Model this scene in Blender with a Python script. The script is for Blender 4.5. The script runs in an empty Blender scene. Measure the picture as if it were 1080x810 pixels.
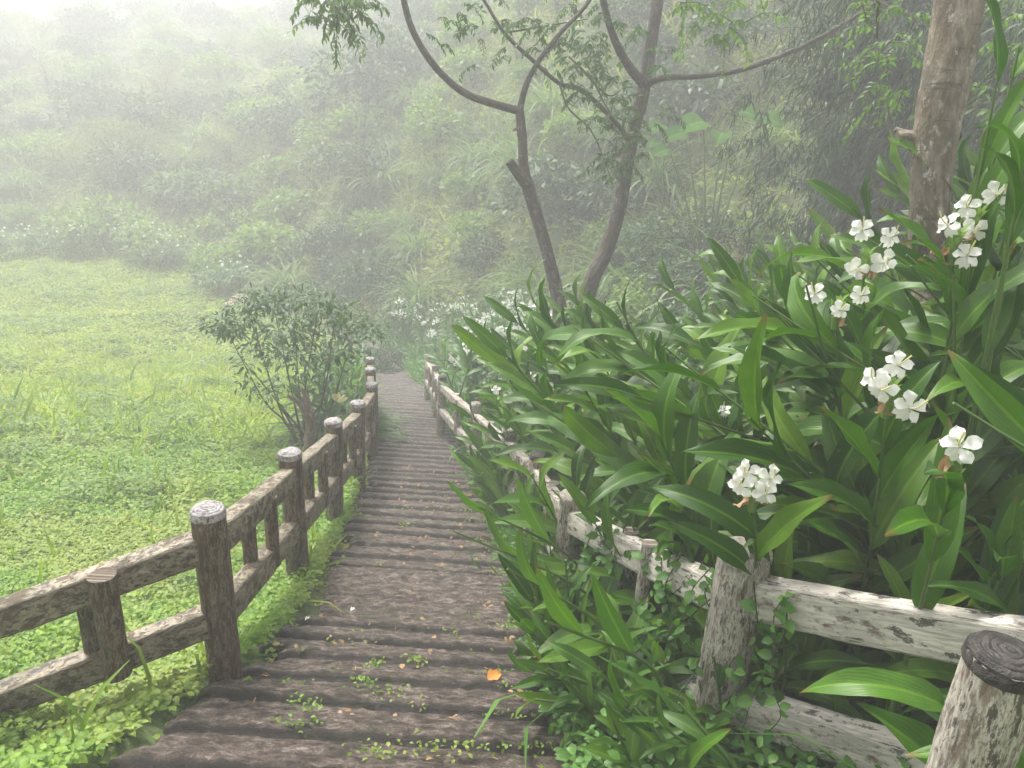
import bpy, math, random
import numpy as np
from mathutils import Vector, Matrix
random.seed(7); rng = np.random.default_rng(7)
R_ = math.radians
SC = bpy.context.scene
COL = SC.collection

# ---------------------------------------------------------------- camera, world, sun, exposure
PITCH, ROLL, FPX = R_(21.8), R_(3.6), 810.0
EYE = np.array([0, 0, 1.6])
_F = np.array([0, math.cos(PITCH), -math.sin(PITCH)])
_U0 = np.array([0, math.sin(PITCH), math.cos(PITCH)])
_R0 = np.array([1.0, 0, 0])
_r = math.cos(ROLL) * _R0 + math.sin(ROLL) * _U0
_u = -math.sin(ROLL) * _R0 + math.cos(ROLL) * _U0
def at(px, py, dep):
    return EYE + (_F + _r * (px - 540) / FPX - _u * (py - 405) / FPX) * dep
def proj(P):
    v = np.asarray(P, float) - EYE
    z = v @ _F
    return 540 + FPX * (v @ _r) / z, 405 - FPX * (v @ _u) / z, z
cam = bpy.data.cameras.new('camera'); camo = bpy.data.objects.new('camera', cam); COL.objects.link(camo)
camo.matrix_world = Matrix(((_r[0], _u[0], -_F[0], EYE[0]), (_r[1], _u[1], -_F[1], EYE[1]), (_r[2], _u[2], -_F[2], EYE[2]), (0, 0, 0, 1)))
cam.sensor_width = 36; cam.lens = 36 * FPX / 1080; cam.clip_start = 0.05; cam.clip_end = 2000
SC.camera = camo
SUN_EL, SUN_AZ = R_(58), R_(-35)
world = bpy.data.worlds.new('World'); SC.world = world; world.use_nodes = True
wn = world.node_tree; wn.nodes.clear()
sky = wn.nodes.new('ShaderNodeTexSky'); sky.sky_type = 'NISHITA'; sky.sun_disc = False
sky.sun_elevation = SUN_EL; sky.sun_rotation = SUN_AZ; sky.air_density = 1.0; sky.dust_density = 5.0
hs = wn.nodes.new('ShaderNodeHueSaturation'); hs.inputs['Saturation'].default_value = 0.08
bg = wn.nodes.new('ShaderNodeBackground'); bg.inputs['Strength'].default_value = 0.105
wo = wn.nodes.new('ShaderNodeOutputWorld')
wn.links.new(sky.outputs[0], hs.inputs['Color']); wn.links.new(hs.outputs[0], bg.inputs[0]); wn.links.new(bg.outputs[0], wo.inputs[0])
sl = bpy.data.lights.new('sun', 'SUN'); sl.energy = 1.5; sl.angle = R_(14); sl.color = (1, .94, .84)
so = bpy.data.objects.new('sun', sl); COL.objects.link(so)
so.rotation_euler = Vector((math.cos(SUN_EL) * math.sin(SUN_AZ), math.cos(SUN_EL) * math.cos(SUN_AZ), math.sin(SUN_EL))).to_track_quat('Z', 'Y').to_euler()
SC.view_settings.view_transform = 'Standard'; SC.view_settings.look = 'None'
SC.view_settings.exposure = 1.78; SC.view_settings.gamma = 1; SC.view_settings.use_curve_mapping = False
SC.render.engine = 'CYCLES'
cy = SC.cycles
cy.volume_bounces = 2; cy.max_bounces = 7; cy.transmission_bounces = 5; cy.diffuse_bounces = 4; cy.glossy_bounces = 2
cy.volume_step_rate = 10; cy.use_denoising = True; cy.sample_clamp_indirect = 4
HAZE = 0.0128

# ---------------------------------------------------------------- terrain functions
def vnoise(x, y, s=1.0, seed=0):
    x = np.asarray(x, float) * s + seed * 17.3; y = np.asarray(y, float) * s + seed * 9.1
    xi = np.floor(x).astype(np.int64); yi = np.floor(y).astype(np.int64)
    fx = x - xi; fy = y - yi; fx = fx * fx * (3 - 2 * fx); fy = fy * fy * (3 - 2 * fy)
    def h(a, b):
        n = (a * 374761393 + b * 668265263 + seed * 974634777) & 0x7fffffff
        n = ((n ^ (n >> 13)) * 1274126177) & 0x7fffffff
        return ((n ^ (n >> 16)) & 0xffff) / 65535.0
    return (h(xi, yi) * (1 - fx) + h(xi + 1, yi) * fx) * (1 - fy) + (h(xi, yi + 1) * (1 - fx) + h(xi + 1, yi + 1) * fx) * fy
def fbm(x, y, s=1.0, seed=0):
    return (vnoise(x, y, s, seed) + .5 * vnoise(x, y, s * 2.1, seed + 1) + .25 * vnoise(x, y, s * 4.3, seed + 2)) / 1.75
def prof(Y):
    return -np.interp(Y, [-30, -8, 0, 4, 7, 18.5, 22], [-4, -3, 0, 1.54, 2.44, 5.545, 6.0])
def edgeL(Y): return np.interp(Y, [0, 1.9, 2.3, 3.35, 4, 5.4, 7.5, 10.2, 13, 17.6, 20, 23], [-1.7, -1.45, -1.33, -1.16, -1.16, -1.3, -1.56, -2.05, -2.62, -3.5, -4.3, -6.2])
def edgeR(Y): return np.interp(Y, [0, 2, 4, 7, 9, 10.7, 13.5, 18, 20, 23], [.36, .28, .10, -.22, -.55, -.86, -1.35, -2.6, -3.3, -5.0])
def fenceR(Y): return np.interp(Y, [0, 1.25, 2.5, 3.7, 4.9, 6.1, 7.7, 10, 14, 18, 23], [1.15, 1.02, .95, .35, .19, -.02, -.4, -1.0, -1.3, -2.4, -5])
VX = [-90, -45, -30, -23, -17, -13.2, -10.4, -7, -3, 0, 3, 6, 10, 20, 60]
VY = [44, 38, 35, 34, 32.4, 30.4, 27.6, 25, 22, 19, 15.5, 12.5, 9.5, 4, -10]
def ground(x, Y):
    x = np.asarray(x, float); Y = np.asarray(Y, float)
    base = prof(Y)
    fl = np.minimum(base, base)                                        # field
    left = np.clip((edgeL(Y) - x) / .5, 0, 1)
    h = base - .18 * left
    h = h - .45 * np.clip((edgeL(Y) - x) / 9, 0, 1) * np.clip(Y / 20, 0, 1)
    terr = .32 * np.clip((23.3 + .16 * (x + 16) - Y + .6 * vnoise(x, Y, .3, 4)) / .5, 0, 1) * np.clip((-9.5 - x) / 2, 0, 1)
    h = h + terr * np.clip(Y - 15, 0, 1)
    right = np.clip(x - fenceR(Y), 0, 30)
    h = h + .24 * np.minimum(right, 4) + .08 * right * np.clip(Y / 6, 0, 1)
    t = Y - np.interp(x, VX, VY)
    sl_ = np.interp(x, [-60, -25, -12, -3, 3, 10, 30], [.25, .26, .36, .56, .80, .88, .75])
    hill = sl_ * (np.sqrt(t * t + 1.5) + t) / 2
    hill = hill + np.clip(t / 4, 0, 1) * (2.2 * (fbm(x, Y, .13, 5) - .5) + .8 * (fbm(x, Y, .5, 6) - .5))
    h = np.minimum(h + 30 * (1 - np.exp(-hill / 30)), np.interp(x, [-70, -46, -20], [2.0, 5.0, 17]))
    offp = np.minimum(np.abs(x - edgeL(Y)), np.abs(x - edgeR(Y)))
    inside = (x > edgeL(Y) - .02) & (x < edgeR(Y) + .02)
    h = h + np.where(inside, -.14, .10 * (fbm(x, Y, .9, 3) - .5) * np.clip(offp / .6, 0, 1))
    return h
def gz(x, y): return float(ground(np.array([x]), np.array([y]))[0])

# ---------------------------------------------------------------- mesh building
class MB:
    def __init__(s): s.v = []; s.f = []; s.uv = []; s.r = []; s.n = 0
    def add(s, V, Fq, uv=None, r=0.0):
        V = np.asarray(V, float).reshape(-1, 3); Fq = np.asarray(Fq, int).reshape(-1, 4)
        s.v.append(V); s.f.append(Fq + s.n); s.n += len(V)
        s.uv.append(np.zeros((len(V), 3)) if uv is None else np.asarray(uv, float).reshape(-1, 3))
        s.r.append(np.broadcast_to(np.asarray(r, float), (len(V),)).copy())
    def build(s, name, mat, parent=None, smooth=True):
        V = np.concatenate(s.v); Fq = np.concatenate(s.f); UV = np.concatenate(s.uv); Rr = np.concatenate(s.r)
        if parent is not None:
            V = V - np.array(parent.get('_o', (0, 0, 0)))
        me = bpy.data.meshes.new(name)
        tri = Fq[:, 3] == Fq[:, 2]
        cnt = np.where(tri, 3, 4)
        loops = np.concatenate([q[:c] for q, c in zip(Fq, cnt)]) if tri.any() else Fq.ravel()
        st = np.concatenate([[0], np.cumsum(cnt)[:-1]])
        me.vertices.add(len(V)); me.loops.add(len(loops)); me.polygons.add(len(Fq))
        me.vertices.foreach_set('co', V.ravel().astype(np.float32))
        me.loops.foreach_set('vertex_index', loops.astype(np.int32))
        me.polygons.foreach_set('loop_start', st.astype(np.int32))
        if smooth: me.polygons.foreach_set('use_smooth', np.ones(len(Fq), bool))
        a = me.attributes.new('luv', 'FLOAT_VECTOR', 'POINT'); a.data.foreach_set('vector', UV.ravel().astype(np.float32))
        a = me.attributes.new('rnd', 'FLOAT', 'POINT'); a.data.foreach_set('value', Rr.astype(np.float32))
        me.materials.append(mat); me.update(calc_edges=True); me.validate()
        o = bpy.data.objects.new(name, me); COL.objects.link(o)
        if parent is not None: o.parent = parent; o['_o'] = list(parent.get('_o', (0, 0, 0)))
        return o
def norm(a):
    a = np.asarray(a, float); return a / np.maximum(np.linalg.norm(a, axis=-1, keepdims=True), 1e-9)
def thing(name, label, cat, loc=(0, 0, 0), group=None):
    o = bpy.data.objects.new(name, None); COL.objects.link(o); o.empty_display_size = .1
    o.location = tuple(float(c) for c in loc); o['_o'] = [float(c) for c in loc]
    o['label'] = label; o['category'] = cat
    if group: o['group'] = group
    return o
def tag(o, label=None, cat=None, group=None, kind=None):
    if label: o['label'] = label
    if cat: o['category'] = cat
    if group: o['group'] = group
    if kind: o['kind'] = kind
    return o
KIDS = {}
def kids(o):
    return [c for c in o.children]
def dup(root, loc, rotz=0, scale=1.0, label=None, group=None, tilt=(0, 0)):
    def cp(o, par):
        c = o.copy(); COL.objects.link(c)
        if par is not None: c.parent = par
        for k in list(o.children): cp(k, c)
        return c
    if root.name not in KIDS: KIDS[root.name] = 1
    r = cp(root, None)
    r.location = tuple(float(c) for c in loc); r.rotation_euler = (tilt[0], tilt[1], rotz)
    r.scale = (scale, scale, scale) if np.isscalar(scale) else scale
    if label: r['label'] = label
    if group: r['group'] = group
    return r
def place(root, used, *a, **k):
    """first use moves the prototype itself, later ones copy it"""
    if id(root) in used: return dup(root, *a, **k)
    used.add(id(root))
    loc = a[0]; rotz = a[1] if len(a) > 1 else 0; sc = a[2] if len(a) > 2 else 1
    root.location = tuple(float(c) for c in loc); t = k.get('tilt', (0, 0)); root.rotation_euler = (t[0], t[1], rotz)
    root.scale = (sc, sc, sc)
    if k.get('label'): root['label'] = k['label']
    if k.get('group'): root['group'] = k['group']
    return root

def spline(pts, n):
    P = np.asarray(pts, float)
    if len(P) == 2: return P[0] + (P[1] - P[0]) * np.linspace(0, 1, n)[:, None]
    P = np.vstack([2 * P[0] - P[1], P, 2 * P[-1] - P[-2]])
    out = []; m = len(P) - 3
    for t in np.linspace(0, m - 1e-6, n):
        i = int(t); u = t - i; a, b, c, d = P[i:i + 4]
        out.append(.5 * (2 * b + (c - a) * u + (2 * a - 5 * b + 4 * c - d) * u * u + (3 * b - a - 3 * c + d) * u ** 3))
    return np.array(out)
def tube(mb, pts, rad, n=10, rings=None, rough=0.0, sq=None, up=None, cap=True, r=0.0, seed=0, smoothpath=True):
    """tapered tube along pts. sq=(hw,hh) makes a rounded rectangular section instead"""
    P = np.asarray(pts, float); rings = rings or len(P) * 4
    rad = np.atleast_1d(np.asarray(rad, float))
    C = spline(P, rings)
    rr = np.interp(np.linspace(0, 1, rings), np.linspace(0, 1, len(rad)), rad)
    T = norm(np.gradient(C, axis=0))
    ref = np.array(up if up is not None else ([0, 0, 1.0] if abs(T[0][2]) < .9 else [1.0, 0, 0]), float)
    length = np.concatenate([[0], np.cumsum(np.linalg.norm(np.diff(C, axis=0), axis=1))])
    V = []; UV = []; g = np.random.default_rng(seed + 11)
    ph = g.random(6) * 6.28
    for i in range(rings):
        t = T[i]; a = norm(np.cross(ref, t)); b = np.cross(t, a)
        if up is None: ref = b
        for k in range(n + 1):
            th = 2 * math.pi * (k % n) / n
            c, s_ = math.cos(th), math.sin(th)
            if sq:
                e = .24
                x = sq[0] * math.copysign(abs(c) ** e, c); y = sq[1] * math.copysign(abs(s_) ** e, s_)
            else: x = rr[i] * c; y = rr[i] * s_
            w = 1 + rough * (math.sin(3 * th + ph[0] + length[i] * 4) * .5 + math.sin(2 * th + ph[1] - length[i] * 9) * .4 + math.sin(5 * th + ph[2] + length[i] * 17) * .3 + g.normal() * .18 * (k < n))
            if k == n: x, y, w = V[-n][0], None, None
            if k < n:
                p = C[i] + a * x * w + b * y * w
                V.append(p)
            else: V.append(V[-n])
            UV.append((1.4 * math.cos(th) * max(rr[i] if not sq else sq[0], .01), length[i], 1.4 * math.sin(th) * max(rr[i] if not sq else sq[1], .01) + seed * .37))
    m = n + 1; Fq = []
    for i in range(rings - 1):
        for k in range(n):
            Fq.append((i * m + k, i * m + k + 1, (i + 1) * m + k + 1, (i + 1) * m + k))
    mb.add(V, Fq, UV, r)
    if cap:
        for i in (0, rings - 1):
            ring = np.array(V[i * m:i * m + n]); cen = ring.mean(0)
            VV = np.vstack([ring, [cen]]); FF = [(k, (k + 1) % n, n, n) if i else ((k + 1) % n, k, n, n) for k in range(n)]
            mb.add(VV, FF, np.array([(UV[i * m + k][0], UV[i * m][1], 0) for k in range(n)] + [(0, UV[i * m][1], 0)]), r)

def leaf_t(nl=6, nw=4, width=.2, droop=.8, fold=.35, wave=.0, base=.0, peak=.4, tipw=1.0, seed=0):
    """leaf template: length 1 along +X, face up +Z"""
    g = np.random.default_rng(seed); V = []; UV = []; x = z = 0.0; ph = g.random(4) * 6.28
    ss = np.linspace(0, 1, nl + 1)
    for i, s_ in enumerate(ss):
        ang = -droop * s_ ** 1.4
        if i: x += math.cos(ang) / nl; z += math.sin(ang) / nl
        w = width * .5 * (max(0.0, math.sin(math.pi * min(1, s_ ** (math.log(.5) / math.log(peak))))) ** .75 if 0 < s_ < 1 else 0) + (base if i == 0 else 0)
        w = max(w, .004 * (1 if i == nl else 1))
        for j in range(nw + 1):
            q = 2 * j / nw - 1
            wz = wave * width * math.sin(ph[0] + s_ * 13 + (q > 0) * 2) * q * q
            zz = abs(q) * w * fold + wz
            V.append((x - math.sin(ang) * zz, q * w * (1 - .12 * fold), z + math.cos(ang) * zz))
            UV.append((q, s_, 0))
    Fq = [(i * (nw + 1) + j, (i + 1) * (nw + 1) + j, (i + 1) * (nw + 1) + j + 1, i * (nw + 1) + j + 1) for i in range(nl) for j in range(nw)]
    return np.array(V), np.array(Fq), np.array(UV)
ZONES = []; SILON = [False]
def capdist(px, py, z):
    x0, y0, x1, y1 = z[:4]; dx, dy = x1 - x0, y1 - y0; L2 = max(dx * dx + dy * dy, 1e-6)
    t = np.clip(((px - x0) * dx + (py - y0) * dy) / L2, 0, 1); return np.hypot(px - x0 - t * dx, py - y0 - t * dy)
def keepmask(W):
    v = W - EYE; z = v @ _F; zz = np.maximum(z, .01); px = 540 + FPX * (v @ _r) / zz; py = 405 - FPX * (v @ _u) / zz
    bad = ((z < 1.4) & (z > -.3)).any(1)
    for q in ZONES: bad |= ((capdist(px, py, q) < q[4]) & (z < q[5]) & (z > .05)).any(1)
    if SILON[0]: bad |= (py < np.interp(px, SX, SY) - 12).any(1)
    return ~bad
def scatter(mb, tmpl, pos, d, n, size, rnd=None, wid=None, prune=False):
    V, Fq, UV = tmpl; pos = np.asarray(pos, float); N = len(pos)
    if N == 0: return
    d = norm(d); n = np.asarray(n, float); n = norm(n - (n * d).sum(-1, keepdims=True) * d)
    b = np.cross(n, d); size = np.broadcast_to(size, (N,)); w = np.broadcast_to(1.0 if wid is None else wid, (N,))
    W = (V[None, :, 0, None] * d[:, None] + V[None, :, 1, None] * b[:, None] * w[:, None, None] + V[None, :, 2, None] * n[:, None]) * size[:, None, None] + pos[:, None]
    if prune:
        km = keepmask(W); W = W[km]; N = len(W)
        if N == 0: return
    FF = (Fq[None] + (np.arange(N) * len(V))[:, None, None]).reshape(-1, 4)
    rr = rng.random(N) if rnd is None else np.asarray(rnd)
    mb.add(W.reshape(-1, 3), FF, np.tile(UV, (N, 1)), np.repeat(rr, len(V)))
def rdir(N, zmin=-1, zmax=1):
    z = rng.uniform(zmin, zmax, N); a = rng.random(N) * 2 * math.pi; q = np.sqrt(1 - z * z)
    return np.stack([q * np.cos(a), q * np.sin(a), z], -1)

# ---------------------------------------------------------------- materials
class NT:
    def __init__(s, name):
        s.m = bpy.data.materials.new(name); s.m.use_nodes = True; s.t = s.m.node_tree; s.t.nodes.clear()
        s.out = s.n('ShaderNodeOutputMaterial')
    def n(s, ty, **kw):
        x = s.t.nodes.new(ty)
        for k, v in kw.items(): setattr(x, k, v)
        return x
    def l(s, a, b): s.t.links.new(a, b)
    def attr(s, name): return s.n('ShaderNodeAttribute', attribute_name=name)
    def noise(s, scale, vec=None, det=4, rough=.6, dist=0.0):
        x = s.n('ShaderNodeTexNoise'); x.inputs['Scale'].default_value = scale; x.inputs['Detail'].default_value = det
        x.inputs['Roughness'].default_value = rough; x.inputs['Distortion'].default_value = dist
        if vec is not None: s.l(vec, x.inputs['Vector'])
        return x.outputs['Fac']
    def ramp(s, fac, stops, interp='LINEAR'):
        x = s.n('ShaderNodeValToRGB'); x.color_ramp.interpolation = interp
        e = x.color_ramp.elements
        while len(e) < len(stops): e.new(.5)
        for i, (p, c) in enumerate(stops):
            e[i].position = p; e[i].color = (*c, 1) if len(c) == 3 else c
        s.l(fac, x.inputs[0]); return x.outputs[0]
    def mix(s, f, a, b, mode='MIX'):
        x = s.n('ShaderNodeMix', data_type='RGBA', blend_type=mode); x.clamp_factor = True
        for sock, v in ((x.inputs[0], f), (x.inputs[6], a), (x.inputs[7], b)):
            if hasattr(v, 'links'): s.l(v, sock)
            elif isinstance(v, (int, float)): sock.default_value = v
            else: sock.default_value = (*v, 1)
        return x.outputs[2]
    def math(s, op, a, b=0.5, clamp=False):
        x = s.n('ShaderNodeMath', operation=op); x.use_clamp = clamp
        for sock, v in ((x.inputs[0], a), (x.inputs[1], b)):
            if hasattr(v, 'links'): s.l(v, sock)
            else: sock.default_value = v
        return x.outputs[0]
    def mapv(s, vec, sc=(1, 1, 1)):
        x = s.n('ShaderNodeMapping'); x.inputs['Scale'].default_value = sc; s.l(vec, x.inputs[0]); return x.outputs[0]
    def bump(s, h, st=.5, dist=.01):
        x = s.n('ShaderNodeBump'); x.inputs['Strength'].default_value = st; x.inputs['Distance'].default_value = dist; s.l(h, x.inputs['Height']); return x.outputs[0]
    def bsdf(s, col, rough=.6, normal=None, spec=.5):
        x = s.n('ShaderNodeBsdfPrincipled')
        if hasattr(col, 'links'): s.l(col, x.inputs['Base Color'])
        else: x.inputs['Base Color'].default_value = (*col, 1)
        if hasattr(rough, 'links'): s.l(rough, x.inputs['Roughness'])
        else: x.inputs['Roughness'].default_value = rough
        x.inputs['Specular IOR Level'].default_value = spec
        if normal is not None: s.l(normal, x.inputs['Normal'])
        return x
    def fin(s, sh): s.l(sh.outputs[0] if hasattr(sh, 'outputs') else sh, s.out.inputs['Surface']); return s.m
def leaf_mat(name, cols, rough=.45, transl=.35, tcol=None, veins=False, world_noise=0, patch=None, spec=.45):
    """cols: ramp colours over the per-leaf random value"""
    s = NT(name); rnd = s.attr('rnd').outputs['Fac']
    oi = s.n('ShaderNodeObjectInfo').outputs['Random']
    v = s.math('ADD', s.math('MULTIPLY', rnd, .75), s.math('MULTIPLY', oi, .25))
    c = s.ramp(v, [(i / max(1, len(cols) - 1), k) for i, k in enumerate(cols)])
    geo = s.n('ShaderNodeNewGeometry')
    if patch:
        pn = s.noise(patch[0], geo.outputs['Position'], 3)
        m = s.ramp(pn, [(patch[1], (0, 0, 0)), (patch[2], (1, 1, 1))])
        c2 = s.ramp(v, [(i / max(1, len(patch[3]) - 1), k) for i, k in enumerate(patch[3])])
        c = s.mix(m, c, c2)
    luv = s.attr('luv').outputs['Vector']; sep = s.n('ShaderNodeSeparateXYZ'); s.l(luv, sep.inputs[0])
    nrm = None
    if veins:
        au = s.math('ABSOLUTE', sep.outputs[0], 0)
        rib = s.ramp(au, [(0.0, (1, 1, 1)), (.07, (1, 1, 1)), (.13, (0, 0, 0))])
        c = s.mix(s.math('MULTIPLY', rib, .28), c, tuple(min(1, k * 1.9) for k in cols[-1]))
        w = s.math('SINE', s.math('ADD', s.math('MULTIPLY', au, 30), s.math('MULTIPLY', sep.outputs[1], -34)), 0)
        w2 = s.math('ADD', s.math('MULTIPLY', w, .5), s.math('MULTIPLY', rib, -3))
        c = s.mix(s.math('MULTIPLY', s.math('MAXIMUM', w, 0), .05), c, tuple(k * 1.35 for k in cols[-1]))
        sp = s.noise(26, geo.outputs['Position'], 3)
        c = s.mix(s.math('MULTIPLY', s.ramp(sp, [(.66, (0, 0, 0)), (.71, (1, 1, 1))]), .6), c, (.14, .12, .035))
        c = s.mix(s.math('MULTIPLY', s.ramp(s.noise(5, geo.outputs['Position'], 5, .7), [(.5, (0, 0, 0)), (.7, (1, 1, 1))]), .45), c, cols[0])
        tip = s.ramp(sep.outputs[1], [(.9, (0, 0, 0)), (1, (1, 1, 1))])
        c = s.mix(s.math('MULTIPLY', tip, s.math('GREATER_THAN', rnd, .55)), c, (.18, .11, .03))
        nrm = s.bump(w2, .16, .003)
    rg = s.math('ADD', s.math('MULTIPLY', s.noise(9, geo.outputs['Position'], 2), .2), rough - .1)
    p = s.bsdf(c, rg, nrm, spec)
    tr = s.n('ShaderNodeBsdfTranslucent'); tc = s.mix(1.0, c, (1.35, 1.45, .7) if tcol is None else tcol, 'MULTIPLY'); s.l(tc, tr.inputs[0])
    mx = s.n('ShaderNodeMixShader'); mx.inputs[0].default_value = transl; s.l(p.outputs[0], mx.inputs[1]); s.l(tr.outputs[0], mx.inputs[2])
    return s.fin(mx)
M = {}
M['ginger'] = leaf_mat('ginger_leaf', [(.014, .052, .003), (.032, .10, .005), (.062, .158, .009), (.13, .24, .016)], .40, .26, veins=True, spec=.35)
M['shoot'] = leaf_mat('ginger_shoot_leaf', [(.030, .095, .010), (.065, .155, .015), (.12, .23, .022)], .42, .34, veins=True, spec=.5)
M['gingerfar'] = leaf_mat('ginger_far_leaf', [(.04, .11, .022), (.07, .165, .035), (.12, .24, .05)], .45, .4)
M['stalk'] = leaf_mat('stalk', [(.07, .14, .03), (.12, .19, .05)], .5, .1)
M['bract'] = leaf_mat('bract', [(.15, .26, .06), (.22, .34, .09)], .5, .3)
M['petal'] = leaf_mat('petal', [(.82, .82, .78), (.86, .86, .84)], .55, .35, tcol=(1, 1, .97), spec=.3)
M['filament'] = leaf_mat('filament', [(.75, .70, .32), (.8, .76, .42)], .5, .3, tcol=(1, 1, 1))
M['withered'] = leaf_mat('withered', [(.34, .19, .08), (.5, .34, .2)], .7, .3, tcol=(1, 1, 1))
M['weed'] = leaf_mat('weed_leaf', [(.07, .17, .015), (.13, .26, .022), (.20, .34, .03), (.28, .42, .045)], .5, .42, patch=(.8, .46, .58, [(.14, .22, .035), (.24, .33, .05), (.36, .42, .08)]))
M['weedmid'] = leaf_mat('weed_leaf_mid', [(.11, .20, .02), (.19, .29, .03), (.28, .37, .04), (.36, .43, .06)], .55, .42, patch=(.6, .42, .62, [(.08, .19, .02), (.15, .28, .03), (.24, .36, .045)]))
M['fieldfar'] = leaf_mat('field_leaf', [(.18, .27, .035), (.28, .37, .045), (.37, .44, .06), (.45, .47, .09)], .6, .4, patch=(.5, .42, .66, [(.17, .29, .04), (.25, .38, .055), (.35, .45, .07)]))
M['hillleaf'] = leaf_mat('hill_leaf', [(.07, .12, .015), (.16, .22, .03), (.27, .32, .045), (.38, .39, .08)], .55, .4, patch=(.25, .5, .6, [(.025, .07, .025), (.05, .12, .035), (.10, .19, .05)]))
M['shrubA'] = leaf_mat('shrub_leaf_fresh', [(.08, .16, .025), (.16, .27, .04), (.27, .38, .07)], .5, .4)
M['shrubB'] = leaf_mat('shrub_leaf_deep', [(.02, .055, .02), (.04, .09, .03), (.08, .15, .045)], .5, .35)
M['shrubC'] = leaf_mat('shrub_leaf_olive', [(.10, .14, .035), (.17, .21, .06), (.26, .28, .10)], .6, .35)
M['blade'] = leaf_mat('grass_blade', [(.08, .16, .04), (.14, .24, .06), (.24, .33, .11)], .5, .4)
M['tree'] = leaf_mat('tree_leaf', [(.035, .085, .02), (.06, .14, .03), (.10, .20, .04)], .5, .4)
M['midtree'] = leaf_mat('mid_tree_leaf', [(.05, .11, .03), (.09, .17, .045), (.14, .22, .06)], .5, .4)
M['freshtree'] = leaf_mat('fresh_tree_leaf', [(.07, .15, .03), (.11, .21, .04), (.16, .27, .055)], .5, .45)
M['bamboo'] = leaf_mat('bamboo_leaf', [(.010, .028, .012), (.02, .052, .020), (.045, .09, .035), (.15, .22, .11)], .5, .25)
M['bush'] = leaf_mat('bush_leaf', [(.035, .085, .025), (.06, .13, .035), (.10, .18, .05)], .5, .3)
M['taro'] = leaf_mat('taro_leaf', [(.06, .15, .025), (.12, .27, .035)], .75, .45, spec=.15, veins=True)
M['vine'] = leaf_mat('vine_leaf', [(.04, .12, .02), (.09, .22, .035), (.14, .30, .05)], .45, .4)
M['drygrass'] = leaf_mat('dry_grass', [(.22, .12, .07), (.34, .22, .12)], .8, .3, tcol=(1, 1, 1))
M['orangeleaf'] = leaf_mat('fallen_orange_leaf', [(.62, .25, .04), (.7, .32, .06)], .6, .2, tcol=(1, 1, 1))

def bark(name, c1, c2, c3, sc=1.0, lichen=.0, lc=(.5, .5, .42)):
    s = NT(name); luv = s.attr('luv').outputs['Vector']
    n1 = s.noise(1, s.mapv(luv, (22 * sc, 9 * sc, 22 * sc)), 5); n2 = s.noise(1, s.mapv(luv, (6 * sc, 3 * sc, 6 * sc)), 4); n3 = s.noise(1, s.mapv(luv, (70 * sc, 30 * sc, 70 * sc)), 3)
    c = s.ramp(n1, [(.3, c1), (.5, c2), (.7, c3)])
    c = s.mix(s.ramp(n2, [(.42, (0, 0, 0)), (.62, (.7, .7, .7))]), c, c1)
    if lichen:
        c = s.mix(s.ramp(s.noise(1, s.mapv(luv, (13 * sc, 11 * sc, 13 * sc)), 5, .7), [(.56, (0, 0, 0)), (.62, (lichen,) * 3)]), c, lc)
    c = s.mix(s.math('MULTIPLY', s.ramp(s.noise(1, s.mapv(luv, (4 * sc, 30 * sc, 4 * sc)), 4, .6, .8), [(.60, (0, 0, 0)), (.66, (1, 1, 1))]), .6), c, tuple(k * .5 for k in c1))
    c = s.mix(s.math('MULTIPLY', s.ramp(n3, [(.4, (1, 1, 1)), (.6, (0, 0, 0))]), .35), c, c1)
    c = s.mix(s.math('MULTIPLY', s.ramp(s.noise(1, s.mapv(luv, (5 * sc, 2.2 * sc, 5 * sc)), 5, .7), [(.5, (0, 0, 0)), (.6, (1, 1, 1))]), .5), c, (.10, .075, .03))
    h = s.math('ADD', n1, s.math('MULTIPLY', n3, .5))
    return s.fin(s.bsdf(c, .8, s.bump(h, 1.0, .025 / sc)))
M['barkA'] = bark('bark_brown', (.04, .033, .028), (.09, .075, .06), (.16, .135, .11), .9, .6, (.27, .28, .23))
M['barkB'] = bark('bark_mottled', (.085, .065, .045), (.24, .20, .145), (.40, .35, .28), .9, .85, (.47, .46, .40))
M['twig'] = bark('twig', (.05, .045, .03), (.09, .08, .05), (.14, .12, .08), 2)
M['deadwood'] = bark('dead_wood', (.14, .09, .075), (.26, .18, .15), (.38, .29, .26), 1, .4)

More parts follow.
